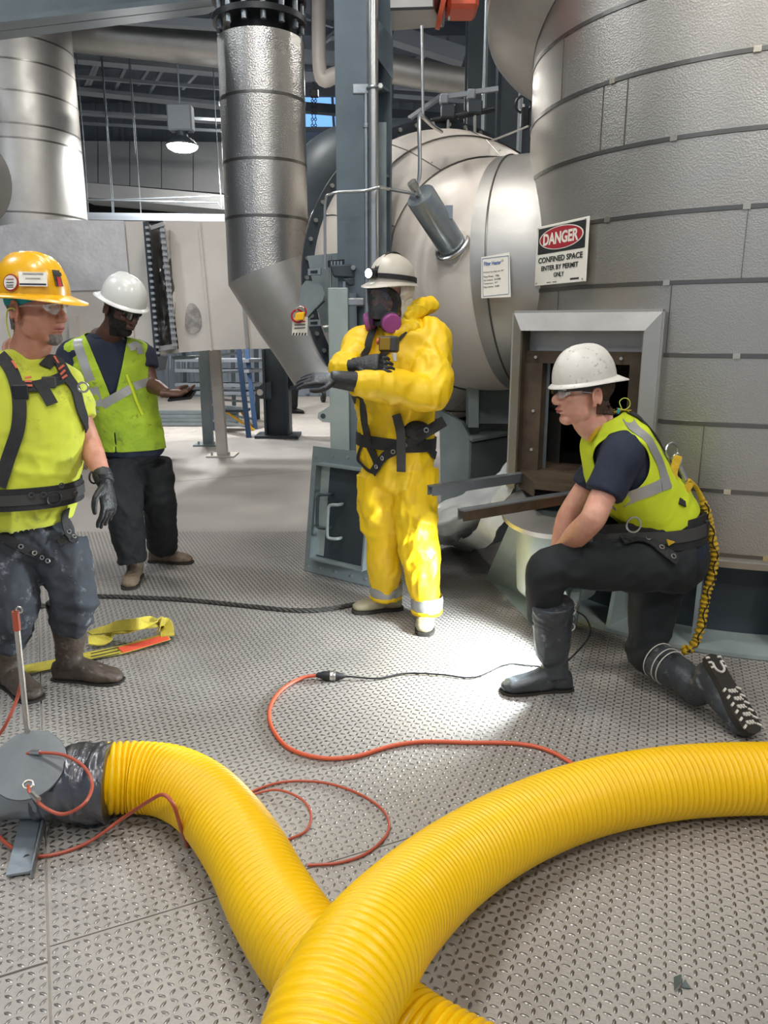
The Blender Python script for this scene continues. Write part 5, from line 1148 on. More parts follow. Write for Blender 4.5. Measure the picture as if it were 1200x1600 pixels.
def boot(parent, ankle, toe_dir, up_dir, m, shaft=.2, k=1.0, sr=.06, name='boot', sole_h=.022, tread=False, topr=None, shaft_dir=None, lace=False):
    """ankle: centre of the ankle joint, 0.1 above the sole"""
    F_ = Vector(toe_dir).normalized(); U_ = Vector(up_dir); U_ = (U_-F_*U_.dot(F_)).normalized(); R_ = F_.cross(U_); A = Vector(ankle); H_ = .1*k
    def q(x, y, z): return A+R_*x*k+F_*y*k+U_*(z*k-H_)
    mb = MB(); rs = []
    for y, hw, z0, z1 in ((-.082, .012, .03, .06), (-.075, .03, .012, .085), (-.05, .037, .01, .10), (0, .038, .01, .115), (.05, .041, .01, .098), (.09, .047, .01, .078), (.13, .049, .01, .067), (.165, .043, .012, .058), (.188, .028, .018, .046), (.195, .012, .024, .038)):
        zc, hz = (z0+z1)/2, (z1-z0)/2; rs.append([q(math.copysign(abs(math.cos(a))**.8, math.cos(a))*hw, y, zc+math.copysign(abs(math.sin(a))**.8, math.sin(a))*hz) for a in [2*math.pi*i/20 for i in range(20)]])
    mb.rings(rs); sd_ = Vector(shaft_dir).normalized() if shaft_dir else U_; tr = topr or sr*1.15
    mb.tube([A-U_*.03*k-F_*.012*k, A+U_*.03*k-F_*.01*k, A+sd_*.09*k, A+sd_*(shaft*.6+.03), A+sd_*shaft], [.05*k, .05*k, sr*.95, (sr+tr)/2, tr], 20, sm=3)
    me = remesh(mb, .006, 3); wrinkle(me, .004, 16, seed=A.x*7); bo = obj(name, me, m, parent, ang=180)
    prof = [(0, -.09), (.026, -.084), (.038, -.06), (.036, -.01), (.037, .04), (.047, .09), (.052, .13), (.046, .172), (.03, .195), (0, .202)]
    poly = [q(x, y, -.004) for x, y in prof]+[q(-x, y, -.004) for x, y in prof[::-1][1:-1]]
    so = obj('sole', MB().prism(poly, U_*sole_h*k), m_sole, bo)
    if tread:
        for s in (-1, 1):
            tm = MB()
            for i in range(6): c = q(s*.034, .045+i*.026, -.006); tm.box(c, (.022, .008, .006), ax=(R_*math.cos(.5*s)+F_*math.sin(.5*s), F_*math.cos(.5*s)-R_*math.sin(.5*s), U_))
            for i in range(3): c = q(s*.028, -.075+i*.018, -.006); tm.box(c, (.018, .008, .006), ax=(R_, F_, U_))
            obj('tread_lugs', tm, m_tread, bo)['kind'] = 'stuff'
        tm = MB()
        for i in range(5):
            for j in (-1, 0, 1):
                c = q(j*.013+(.006 if i % 2 else 0), .05+i*.028, -.006); tm.box(c, (.009, .012, .006), ax=(R_, F_, U_)); tm.box(c+F_*.006+R_*.004, (.011, .006, .006), ax=((R_+F_*.6).normalized(), (F_-R_*.6).normalized(), U_))
        obj('tread_lugs', tm, m_tread, bo)['kind'] = 'stuff'
        obj('tread_arc', MB().tube([q(-.02, -.055, -.007), q(-.02, -.03, -.007), q(0, -.018, -.007), q(.02, -.03, -.007), q(.02, -.055, -.007)], .005, 6, sm=4), m_tread, bo)
    return bo
def limb(mb, pts, rad, sm=5, n=22): return mb.tube(pts, rad, n, sm=sm)
def grommets(path, ups, idx, m, parent, r=.008, lift=.006):
    for i in idx:
        i = min(i, len(path)-1)
        obj('grommet', MB().torus(path[i]+ups[i].normalized()*lift, ups[i], r, .0028, 14, 6), m_steel, parent)
# =============== person kneeling at the hatch ===============
kn = thing('person', Fl(960, 1050), 'kneeling person in green high visibility vest and scuffed white hard hat by the hatch', 'person', None)
KF = Vector((-1, -.06, 0)).normalized(); KR = KF.cross(up)       # right hand of the person points away from us
def kp(x, y, Y=3.05): return P(x, y, Y)
pel, wst, cst, shl, nkb = kp(1050, 862, 3.08), kp(1030, 800, 3.07), kp(985, 745, 3.06), kp(962, 690, 3.05), kp(950, 655, 3.04)
sp_ = (shl-pel).normalized()
def fr_at(d): d = d.normalized(); f = (KF-d*KF.dot(d)).normalized(); return f
def sec(c, rx, rf, rb, d): f = fr_at(d); return (c, rx, rf, rb, KR, f)
keys = [(pel-sp_*.06, .14, .10, .12), (pel, .165, .12, .14), (wst, .165, .135, .125), (cst, .19, .15, .135), (shl, .20, .12, .11), (nkb.lerp(shl, .45), .13, .085, .09), (nkb, .07, .065, .065)]
KS = slerp(keys, 5)
def sec_frames(S, KF, KR):
    out = []
    for i, s_ in enumerate(S):
        d = (S[min(i+1, len(S)-1)][0]-S[max(i-1, 0)][0]).normalized(); out.append(s_+(KR, (KF-d*KF.dot(d)).normalized()))
    return out
tor = MB().rings(loft(sec_frames(KS, KF, KR)))
torso_me = remesh(tor, .009, 3)
shN, shF = kp(972, 712, 2.89), kp(955, 705, 3.24)   # near and far shoulder
elN, wrN = kp(925, 812, 2.80), kp(864, 874, 3.13)
elF, wrF = kp(890, 800, 3.25), kp(868, 866, 3.22)
sl_ = MB().rings(loft(sec_frames(KS, KF, KR)))
limb(sl_, [shN+Vector((.02, .06, .01)), shN, shN.lerp(elN, .35), shN.lerp(elN, .62)], [.085, .088, .078, .074]); limb(sl_, [shF+Vector((.02, -.06, .01)), shF, shF.lerp(elF, .35), shF.lerp(elF, .6)], [.085, .085, .075, .07])
sh_me = wrinkle(remesh(sl_, .008, 3), .008, 7, seed=2); obj('shirt', sh_me, m_navy, kn, ang=180)
# bare near arm and far arm
am = MB(); limb(am, [shN.lerp(elN, .45), shN.lerp(elN, .8), elN, elN.lerp(wrN, .35), elN.lerp(wrN, .8), wrN], [.052, .05, .049, .05, .035, .029])
obj('forearm', remesh(am, .006, 3), m_skinC, kn, ang=180)
am = MB(); limb(am, [shF.lerp(elF, .45), elF, elF.lerp(wrF, .4), wrF], [.05, .046, .046, .028]); obj('forearm', remesh(am, .006, 2), m_skinC, kn, ang=180)
hand(wrN, Vector((-.7, .3, -.6)), Vector((-.4, -.6, .5)), m_skinC, kn, side=1, curl=.5, thumb=.4)
hand(wrF, Vector((-.6, -.5, -.5)), Vector((-.5, -.1, .8)), m_skinC, kn, side=-1, curl=.5, thumb=.4)
# trousers
kneeF, ankF = kp(852, 885, 2.93), kp(852, 1040, 3.0); kneeR, ankR = kp(1008, 1018, 3.08), kp(1100, 1080, 2.78)
hipF, hipR = pel+Vector((-.02, -.09, -.02)), pel+Vector((-.0, .09, -.05))
tr = MB().ell(pel+Vector((.0, 0, -.03)), (.155, .18, .14))
limb(tr, [hipF+Vector((.04, 0, 0)), hipF.lerp(kneeF, .3), hipF.lerp(kneeF, .65), kneeF+Vector((.035, 0, -.0)), kneeF+Vector((.005, 0, -.045)), kneeF.lerp(ankF, .3), kneeF.lerp(ankF, .55)], [.125, .12, .10, .084, .082, .076, .068])
limb(tr, [hipR, hipR.lerp(kneeR, .4), hipR.lerp(kneeR, .8), kneeR+Vector((0, 0, .0)), kneeR.lerp(ankR, .3), kneeR.lerp(ankR, .55)], [.12, .115, .092, .08, .074, .068])
tr_me = wrinkle(remesh(tr, .009, 3), .011, 7.5, seed=5); obj('trousers', tr_me, m_trC, kn, ang=180)
# boots
boot(kn, Vector((kp(862, 1052, 2.98).x, 2.98, .10)), (-1, -.1, 0), (0, 0, 1), m_bootC, shaft=.32, k=1.12, sr=.078, topr=.088, shaft_dir=(kneeF-ankF))
sh_dir = (kneeR-ankR).normalized(); foot_d = (kp(1150, 1172, 2.60)-ankR).normalized()
br_ = boot(kn, ankR+sh_dir*-.0, foot_d, sh_dir, m_bootC, shaft=.25, k=1.15, sr=.07, topr=.08, tread=True, shaft_dir=sh_dir)
# vest shell with armholes
def vest_from(me, off, f, m, parent, name='vest', t=.004):
    v = clip(inflate(me, off), f); thick(v, t); return obj(name, v, m, parent, ang=180), v
def kvest(c):
    c = np.array(c); d1 = np.linalg.norm(c-np.array(shN+Vector((-.02, -.02, -.035))), axis=1)-.118; d2 = np.linalg.norm(c-np.array(shF), axis=1)-.11
    hem = (c-np.array(wst-sp_*.03)) @ np.array(sp_); nk = .115-(c-np.array(nkb+Vector((-.015, 0, .0)))) @ np.array(sp_)*1-.1
    dn = np.linalg.norm(c-np.array(nkb), axis=1)-.075
    return np.minimum.reduce([d1, d2, hem, dn])
vm = wrinkle(torso_me.copy(), .005, 8, seed=3)
vo, vme = vest_from(vm, .013, kvest, m_vestC, kn)
vb_ = bvh(vme)
strap_on('reflective_tape', vb_, [(955, 652), (985, 662), (1015, 690), (1032, 725), (1042, 765)], .045, m_silver, vo, .001, .002, Yd=2.95)
strap_on('reflective_tape', vb_, [(955, 790), (985, 777), (1015, 766), (1045, 752), (1062, 742)], .05, m_silver, vo, .001, .002, Yd=2.95)
strap_on('yellow_collar', bvh(sh_me, vme), [(925, 690), (935, 668), (955, 650), (980, 645)], .03, m_lany, kn, .01, .004, Yd=3)
# harness
hb = bvh(vme, sh_me, tr_me)
hz = obj('harness', MB().rings([[p for p in ()]]) if False else MB().torus(wst+Vector((0, 0, 0)), sp_, .01, .002, 8, 4), m_strap, kn)
strap_on('shoulder_strap', hb, [(962, 648), (990, 650), (1020, 678), (1045, 705), (1056, 735), (1064, 790)], .035, m_strap, hz, .006, .005, Yd=2.98)
bax = Vector((-.12, 0, 1)).normalized(); bc_ = kp(1046, 818, 3.08); bel = around(hb, bc_, bax, KF, 36)
def closed_strap(name, pts, width, th, m, parent, axis, c):
    pts = [Vector(p) for p in pts]; rs = []
    a_ = Vector(axis).normalized()
    for _ in range(3): pts = [pts[i]*.5+(pts[i-1]+pts[(i+1) % len(pts)])*.25 for i in range(len(pts))]
    for p in pts:
        e_ = (p-c); e_ = (e_-a_*e_.dot(a_)).normalized(); q = p+e_*.004
        rs.append([q-a_*width/2, q+a_*width/2, q+a_*width/2+e_*th, q-a_*width/2+e_*th])
    return obj(name, MB().rings(rs, closed=True), m, parent, ang=50)
closed_strap('waist_belt', bel[:-1], .12, .016, m_strap, hz, bax, bc_); closed_strap('belt_webbing', [p+(p-bc_).normalized()*.018 for p in bel[:-1]], .05, .006, m_strapg, hz, bax, bc_)
hb2 = bvh(vme, sh_me, tr_me)
s1_, pa, ua = strap_on('thigh_strap', hb2, [(975, 835), (1000, 845), (1022, 852), (1040, 866), (1055, 878)], .045, m_strap, hz, .012, .006, Yd=2.9); grommets(pa, ua, [9, 15, 21], m_steel, s1_, .009, .01)
obj('hip_ring', MB().torus(kp(990, 820, 2.86), (.2, -1, .1), .03, .004, 20, 6), m_steel, hz)
obj('buckle', MB().box(kp(1102, 825, 2.95), (.02, .03, .07)), m_blackm, hz, bevel=.004); obj('yellow_tab', MB().prism([kp(1042, 843, 2.86), kp(1055, 847, 2.86), kp(1045, 853, 2.86)], (0, .01, 0)), m_lany, hz)
# dorsal ring, snap hook and shock lanyard
dr = kp(1062, 722, 2.98)
obj('dorsal_ring', MB().torus(kp(1050, 705, 2.98), (.5, -1, .2), .032, .005, 20, 6), m_steel, hz)
ln = thing('lanyard', kp(1075, 1015, 3.0), 'yellow elastic shock lanyard hanging from the back of the kneeling person to the floor', 'lanyard')
obj('snap_hook', MB().torus(kp(1058, 718, 2.96), (.3, -1, 0), .02, .006, 18, 8), m_steel, ln); obj('snap_hook', MB().cyl(kp(1062, 728, 2.96), kp(1072, 750, 2.96), .009, n=10), m_steel, ln); obj('ring', MB().torus(kp(1075, 756, 2.96), (.3, -1, 0), .014, .003, 16, 6), m_steel, ln)
obj('webbing_loop', ribbon([kp(1060, 712, 2.94), kp(1052, 740, 2.92), (kp(1052, 775, 2.9)), kp(1056, 793, 2.9)], .032, .004, upv=(0, -1, 0)), m_lany, ln)
obj('webbing_loop', ribbon([kp(1052, 755, 2.92), kp(1068, 770, 2.93), kp(1080, 752, 2.95)], .03, .004, upv=(0, -1, 0)), m_lany, ln)
lp_ = [kp(1076, 750, 2.95), kp(1090, 765, 2.98), kp(1102, 795, 3.0), kp(1110, 830, 3.02), kp(1116, 865, 3.03), kp(1112, 900, 3.04), kp(1102, 935, 3.04), kp(1097, 970, 3.04), kp(1088, 1000, 3.04), kp(1075, 1016, 3.03), kp(1068, 1012, 3.05)]
pa_ = smooth_path(lp_, 12); acc = 0; rr_ = []
for i, p in enumerate(pa_):
    if i: acc += (p-pa_[i-1]).length
    w_ = min(1, max(0, (acc-.09)/.08)); rr_.append((.0105+.009*w_*abs(math.sin(acc*math.pi/.016)), .008+.010*w_*abs(math.sin(acc*math.pi/.016+.5))))
fine = smooth_path(pa_, 3); fr_r = [rr_[min(i//3, len(rr_)-1)] for i in range(len(fine))]
acc = 0; fr_r = []
for i, p in enumerate(fine):
    if i: acc += (p-fine[i-1]).length
    w_ = min(1, max(0, (acc-.10)/.08)); s1q = abs(math.sin(acc*math.pi/.022+2*noise.noise(p*20))); fr_r.append((.010+.011*w_*s1q+.003*noise.noise(p*60), .008+.012*w_*s1q))
obj('elastic_webbing', MB().tube(fine, fr_r, 12), m_lany, ln, ang=60)
obj('core_line', MB().tube([p+Vector((.008*math.sin(i*.5), -.018, 0)) for i, p in enumerate(pa_[20:])], .003, 6), m_black, ln)
# head
KH = L3(kp(911, 618, 3.03), (-.985, -.17, .02), (-.05, 0, 1))
ho, hme, hl = head(KH, nkb+sp_*.0-Vector((0, 0, .03)), m_skinC, kn, k=1.06, nr=.07, brow=m_hairB, jaw=1.08)
hair(hme, KH, 1.06, lambda l: np.minimum.reduce([-l[:, 1]+.035-np.maximum(0, .0-l[:, 2])*.7, l[:, 2]+.062+.0*l[:, 1], np.maximum(np.abs(l[:, 0])*0+(-.03-l[:, 1]), l[:, 2]-.012)]), .009, m_hairB, ho, seed=1)
hard_hat(L3(KH(0, -.006, .062), (-.985, -.17, -.10), (-.12, 0, 1)) if False else L3(KH(0, .0, .062), Vector((.985, .17, .16)), (.0, 0, 1)), m_hatC, 'scuffed white hard hat worn backwards by the kneeling person', k=.93, ridges=1)
def glasses(L, k, m, parent, dark=False, label=None):
    g = obj('safety_glasses', MB().tube([L(.05*k, .088*k, .022*k), L(.02*k, .104*k, .026*k), L(-.02*k, .104*k, .026*k), L(-.05*k, .088*k, .022*k)], .0022, 6, sm=4), m_mask if dark else m, parent)
    for s in (-1, 1):
        lens = MB(); rs = []
        for u in np.linspace(0, 1, 8):
            x = s*(.006+.05*u); y = .108-.028*u**2.2; h = .017*math.sin(math.pi*(.18+.72*u)**.9)
            rs.append([L(x*k, y*k, (.022+h*.15)*k), L(x*k, (y-.004)*k, (.022-h*1.9)*k), L(x*k, (y-.006)*k, (.022-h*1.9)*k), L(x*k, (y-.002)*k, (.022+h*.15)*k)])
        obj('lens', lens.rings(rs), m_lensd if dark else m_lens, g)
        obj('temple_arm', MB().tube([L(s*.056*k, .082*k, .02*k), L(s*.078*k, .04*k, .018*k), L(s*.082*k, -.005*k, .015*k)], .0028, 6, sm=3), m_mask if dark else m_lens, g)
    return g
glasses(KH, 1.06, m_steel, kn)
obj('earplug_cord', MB().tube([kp(972, 640, 2.92), kp(968, 628, 2.93), kp(975, 622, 2.95), kp(983, 625, 2.96), kp(984, 634, 2.97), kp(976, 640, 2.96), kp(966, 638, 2.95)], .0018, 6, sm=5), m_cordy, kn); obj('earplug', MB().ell(kp(966, 643, 2.92), (.006, .006, .01)), m_teal, kn)
for z_ in (.30, .335, .37, .40):
    c_ = kp(856, 1052, 2.98); obj('boot_rib', MB().torus(Vector((c_.x+.01-.012*(z_-.3), 2.975, z_)), (.03, 0, 1), .0885, .0025, 32, 6), m_strapg if z_ == .335 else m_tread, kn)
for q_t in (.62, .72, .9):
    c_ = ankR+sh_dir*(.25*q_t+.03); obj('boot_rib', MB().torus(c_, sh_dir, .074+.006*q_t, .0025, 32, 6), m_tread, kn)
# =============== person in the yellow chemical suit ===============
su = thing('person', Fl(615, 960), 'masked person in a yellow chemical suit with headlamp, standing behind the cords', 'person')
def q_(x, y, Y=3.75): return P(x, y, Y)
SF = Vector((-.55, -.83, 0)).normalized(); SR = SF.cross(up)
pel, wst, cst, shl, nkb = q_(618, 715, 3.80), q_(618, 655, 3.78), q_(622, 590, 3.75), q_(624, 525, 3.75), q_(622, 496, 3.74)
keys = [(pel-up*.10, .15, .13, .13), (pel, .2, .16, .16), (wst, .2, .16, .15), (cst, .225, .155, .145), (shl, .205, .12, .12), (shl.lerp(nkb, .6), .13, .10, .10), (nkb+up*.02, .085, .085, .085)]
S2 = sec_frames(slerp(keys, 5), SF, SR)
mb = MB().rings(loft(S2))
sL, eL, wL = q_(677, 535, 3.70), q_(672, 612, 3.50), q_(554, 598, 3.36)      # near arm (viewer right)
sR, eR, wR = q_(566, 540, 3.72), q_(536, 580, 3.60), q_(560, 574, 3.46)
limb(mb, [sL+Vector((-.06, 0, .02)), sL, sL.lerp(eL, .5), eL+Vector((0, 0, .0)), eL.lerp(wL, .4), eL.lerp(wL, .8), wL], [.10, .098, .092, .09, .08, .066, .056])
limb(mb, [sR+Vector((.06, 0, .0)), sR, sR.lerp(eR, .5), eR, eR.lerp(wR, .5), wR], [.09, .086, .078, .072, .064, .05])
hL, kL, aL = q_(646, 735, 3.80), q_(652, 845, 3.72), q_(667, 940, 3.72)
hR_, kR_, aR_ = q_(592, 735, 3.82), q_(598, 850, 3.86), q_(603, 918, 3.92)
limb(mb, [hL, hL.lerp(kL, .5), kL, kL.lerp(aL, .55), aL], [.125, .118, .102, .096, .078])
limb(mb, [hR_, hR_.lerp(kR_, .5), kR_, kR_.lerp(aR_, .55), aR_], [.125, .115, .098, .096, .085])
mb.ell(pel-up*.06, (.19, .16, .13), (SR, SF, up))
sme = remesh(mb, .0095, 3); wrinkle(sme, .014, 4.5, seed=1); wrinkle(sme, .013, 10, (1, 1, .6), seed=8)
obj('chemical_suit', sme, m_suit, su, ang=180)
# collar hood bunched behind the neck
mb = MB(); limb(mb, [q_(632, 500, 3.66), q_(652, 484, 3.72), q_(672, 476, 3.82), q_(664, 482, 3.92)], [.036, .042, .036, .03]); limb(mb, [q_(600, 520, 3.66), q_(622, 522, 3.62), q_(650, 506, 3.66)], [.026, .028, .034]); mb.ell(q_(660, 478, 3.78), (.08, .06, .035))
obj('folded_hood', wrinkle(remesh(mb, .006, 2), .014, 12, seed=4), m_suit, su, ang=180)
for a, b_, r in ((aR_, (-.02, 0, -.0), .09), (aL, (0, 0, 0), .083)):
    d_ = up; o_ = a+up*.005
    obj('taped_cuff', MB().tube([o_-up*.045, o_-up*.035, o_, o_+up*.03], [r*.96, r, r+.002, r*.98], 28, cap=False), m_silver, su)
    obj('cuff_hem', wrinkle(remesh(MB().tube([o_-up*.07, o_-up*.055, o_-up*.04], [r*.9, r*1.02, r*.96], 28), .006, 1), .006, 20), m_suit, su, ang=180)
boot(su, Vector((q_(600, 945, 3.92).x+.02, 3.93, .10)), (-1, -.22, 0), up, m_bootS, shaft=.16, k=1.0, sr=.055)
boot(su, Vector((q_(667, 960, 3.72).x, 3.75, .10)), (-.12, -1, 0), up, m_bootS, shaft=.16, k=1.0, sr=.055)
# gloves: long gauntlets
def gaunt(a, b, r0, r1): return obj('glove_gauntlet', remesh(MB().tube([a, a.lerp(b, .5), b], [r0, (r0+r1)/2, r1], 20), .006, 2), m_glove, su, ang=180)
gL = q_(516, 592, 3.34); gaunt(wL+Vector((.03, .01, 0)), gL, .048, .036)
hand(gL+Vector((.03, 0, 0)), Vector((-1, -.05, .0)), Vector((0, -.5, .85)), m_glove, su, side=-1, curl=.18, thumb=.5, k=1.12)
gR = q_(564, 570, 3.42); gaunt(wR-Vector((.01, 0, 0)), gR, .046, .036)
hand(gR-Vector((.02, 0, 0)), Vector((.9, -.3, .12)), Vector((-.2, -.8, .6)), m_glove, su, side=1, curl=.85, thumb=.7, k=1.1)
# harness on the suit
sb_ = bvh(sme)
hz = strap_on('harness_strap', sb_, [(585, 512), (578, 530), (572, 548), (568, 562)], .034, m_strap, su, .006, .005, Yd=3.5)[0]
strap_on('chest_strap', sb_, [(640, 510), (622, 530), (606, 548), (592, 562)], .03, m_strap, hz, .006, .005)
strap_on('side_strap', sb_, [(556, 625), (549, 660), (547, 700), (546, 733)], .04, m_strap, hz, .01, .006)
strap_on('front_strap', sb_, [(621, 645), (624, 655), (626, 680), (628, 733)], .044, m_strapg, hz, .02, .006, resnap=False)
s_, pa, ua = strap_on('grommet_strap', sb_, [(586, 738), (600, 718), (618, 702), (640, 690), (662, 680)], .044, m_strap, hz, .012, .007); grommets(pa, ua, [3, 7, 11, 16, 22], m_steel, s_, .009, .01)
s_ = obj('belt_tail', ribbon([q_(652, 682, 3.58), q_(668, 674, 3.56), q_(694, 658, 3.6)], .052, .008, upv=(0, -1, .1)), m_strap, hz); obj('grommet', MB().torus(q_(666, 672, 3.55), (0, -1, .1), .01, .003, 14, 6), m_steel, s_)
bl = around(sb_, pel+up*.09, (.05, 0, 1), SF, 36); closed_strap('waist_belt', bl[:-1], .06, .012, m_strap, hz, (.05, 0, 1), pel+up*.09)
strap_on('leg_strap', sb_, [(548, 700), (560, 715), (573, 730), (586, 738)], .016, m_strap, hz, .008, .005)
strap_on('leg_strap', sb_, [(655, 690), (668, 700), (678, 712)], .04, m_strap, hz, .008, .005)
obj('belt_pad', MB().ell(q_(650, 672, 3.6), (.07, .02, .045)), m_strap, hz)
# gas monitor camera on the chest
gm = thing('gas_monitor', q_(606, 555, 3.5), 'yellow and black gas monitor clipped on the chest of the yellow suit', 'monitor')
LM = L3(q_(608, 538, 3.46), (-.3, -1, .1)); obj('case', MB().box(LM(0, 0, 0), (.085, .05, .07), ax=LM.ax()), m_strapg, gm, bevel=.008); obj('front_window', MB().box(LM(.012, .027, .0), (.05, .006, .055), ax=LM.ax()), mat('amber_window', '#8a6d12', .2), gm, bevel=.003); obj('orange_button', MB().cyl(LM(.045, .0, .012), LM(.056, .0, .012), .014, n=14), m_orange, gm); obj('hose_clip', MB().cyl(LM(-.03, .02, -.04), LM(-.036, .02, -.075), .01, n=10), m_cloth, gm)
# head with hood, hat, mask
SH_ = L3(q_(612, 466, 3.70), (-.62, -.72, -.16), (.05, 0, 1))
k = 1.05
ho, hme, hl = head(SH_, nkb+up*.0, m_skinC, su, k=k, nr=.07, ears=False)
hd_ = inflate(hme, .014); hdc = clip(hd_, lambda c: (lambda l: np.maximum(np.minimum(-l[:, 1]+.03, l[:, 2]+.2), np.minimum(l[:, 2]-.055, .3-l[:, 2])))((c-np.array(SH_.o)) @ np.array([SH_.r, SH_.f, SH_.u]).T/k)); thick(hdc, .004)
obj('cloth_hood', wrinkle(hdc, .006, 14, seed=2), m_cloth, su, ang=180)
mk = obj('respirator_mask', wrinkle(remesh(MB().ell(SH_(0, .055*k, -.09*k), (.045, .04, .04), SH_.ax()).ell(SH_(0, .085*k, -.055*k), (.04, .045, .035), SH_.ax()), .005, 2), .0), m_mask, su, ang=180)
rim_ = [SH_(x*k, y*k, z*k) for x, y, z in ((0, .115, .062), (.045, .095, .055), (.072, .062, .02), (.072, .055, -.03), (.05, .08, -.075), (0, .11, -.095), (-.05, .08, -.075), (-.072, .055, -.03), (-.072, .062, .02), (-.045, .095, .055))]
rp_ = smooth_path(rim_, 6, closed=True); rs = []
cc = SH_(0, .06*k, -.02)
for i, p in enumerate(rp_):
    e_ = (p-cc).normalized(); rs.append([p+e_*.012+SH_.f*.006, p-e_*.012+SH_.f*.016, p-e_*.014-SH_.f*.004, p+e_*.010-SH_.f*.02])
obj('face_seal', MB().rings(rs, closed=True), m_mask, mk)
vs = [SH_(x*k, y*k, z*k) for x, y, z in ((0, .128, .052), (.05, .105, .04), (.068, .075, .0), (.06, .075, -.04), (0, .14, -.06), (-.06, .075, -.04), (-.068, .075, .0), (-.05, .105, .04))]
mbv = MB(); rs = []
for i in range(9):
    v = i/8; zz = .056-.125*v; rs.append([SH_(math.sin(a)*(.066-.012*abs(v-.4))*k, (.055+.08*math.cos(a))*k+.004, zz*k) for a in np.linspace(-1.35, 1.35, 17)])
nn_ = 17; mbv.add([p for r_ in rs for p in r_], [(i*nn_+j, i*nn_+j+1, (i+1)*nn_+j+1, (i+1)*nn_+j) for i in range(8) for j in range(16)])
mv = mbv.mesh('visor'); thick(mv, .002)
m_visor = mat('mask_visor', '#3a3f46', .06, spec=.9, alpha=.42)
obj('visor', mv, m_visor, mk)
obj('nose_cup', MB().ell(SH_(0, .1*k, -.035*k), (.034, .03, .032), SH_.ax()), mat('nose_cup_grey', '#4c4d50', .5), mk)
for s in (-1, 1):
    c = SH_(s*.062*k, .09*k, -.092*k); d_ = (SH_.r*s*.8+SH_.f*.55-SH_.u*.15).normalized()
    fo = obj('filter', MB().lathe([(.02, -.03), (.042, -.012), (.046, -.004), (.046, .014), (.04, .022), (.012, .024)], c, d_, 32), m_purple, mk); obj('filter_collar', MB().torus(c-d_*.006, d_, .046, .005, 28, 6), m_strapg, fo)
# straps of mask and headlamp
HL = L3(SH_(0, -.01*k, .065*k), (-.62, -.72, -.02), (.06, .0, 1))
hh = hard_hat(HL, mat('hat_ivory', '#c6c0b2', .4, 0, '#bab4a7', 9, .5), 'pale hard hat with head strap worn by the masked person', k=.88, ridges=1, suspend=False)
hl = thing('headlamp', HL(0, .15, .05), 'lit headlamp strapped round the pale hard hat', 'lamp')
pts = [HL(math.sin(a)*.105, math.cos(a)*.127, .02+.01*math.cos(a)) for a in np.linspace(0, 2*math.pi, 33)[:-1]]
rs = [[p-up*.011, p+up*.011, p+up*.011+(p-HL.o).normalized()*.003, p-up*.011+(p-HL.o).normalized()*.003] for p in pts]
obj('head_strap', MB().rings(rs, closed=True), m_strap, hl)
obj('top_strap', MB().rings([[HL(x_, math.cos(a)*.121, math.sin(a)*.133+.002) for x_ in (-.011, .011)]+[HL(x_, math.cos(a)*.125, math.sin(a)*.137+.002) for x_ in (.011, -.011)] for a in np.linspace(.2, 2.9, 18)]), m_strap, hl)
LC = HL(.01, .15, .038); obj('lamp_body', MB().box(LC-HL.f*.015, (.06, .03, .045), ax=HL.ax()), m_mask, hl, bevel=.008)
m_led = mat('headlamp_led', '#dfe8ff', .3, emit=('#e6efff', 60.0)); obj('led', MB().cyl(LC+HL.f*.001, LC+HL.f*.006, .02, n=20), m_led, hl); obj('bezel', MB().torus(LC+HL.f*.003, HL.f, .023, .004, 20, 8), m_mask, hl)
sl = bpy.data.lights.new('headlamp_beam', 'SPOT'); sl.energy = 30; sl.spot_size = 1.4; sl.color = (.8, .9, 1); sl.shadow_soft_size = .02
so = bpy.data.objects.new('headlamp_beam', sl); C.objects.link(so); so.location = LC+HL.f*.02; so.rotation_euler = (Vector((-.62, -.35, -.35))).to_track_quat('-Z', 'Y').to_euler()
# work lamp behind the kneeling boot throwing the cold patch on the steel floor
wl = thing('work_lamp', kp(885, 950, 3.3), 'small work lamp hidden behind the kneeling person, lighting the floor', 'lamp')
wlp = kp(866, 905, 3.30); 
obj('lamp_cage', MB().lathe([(.02, -.06), (.035, -.03), (.045, .0)], wlp, (-1, -.1, -.4), 20, cap=False), m_blackm, wl); obj('bulb', MB().ell(wlp+Vector((-.0, 0, -.0)), .022), m_led, wl); obj('handle', MB().cyl(wlp+Vector((.05, .01, .02)), wlp+Vector((.15, .03, .06)), .014, n=10), m_black, wl)
obj('lamp_hook', MB().tube([wlp+Vector((.14, .03, .06)), wlp+Vector((.16, .05, .2)), kp(885, 800, 3.6)], .004, 6, sm=3), m_steel, wl)
w2l = bpy.data.lights.new('work_beam', 'SPOT'); w2l.energy = 150; w2l.spot_size = 2.1; w2l.spot_blend = .5; w2l.color = (.86, .95, 1.0); w2l.shadow_soft_size = .1
wo = bpy.data.objects.new('work_beam', w2l); C.objects.link(wo); wo.location = wlp+Vector((-.05, 0, -.02)); wo.rotation_euler = Vector((-.85, .0, -.5)).to_track_quat('-Z', 'Y').to_euler()
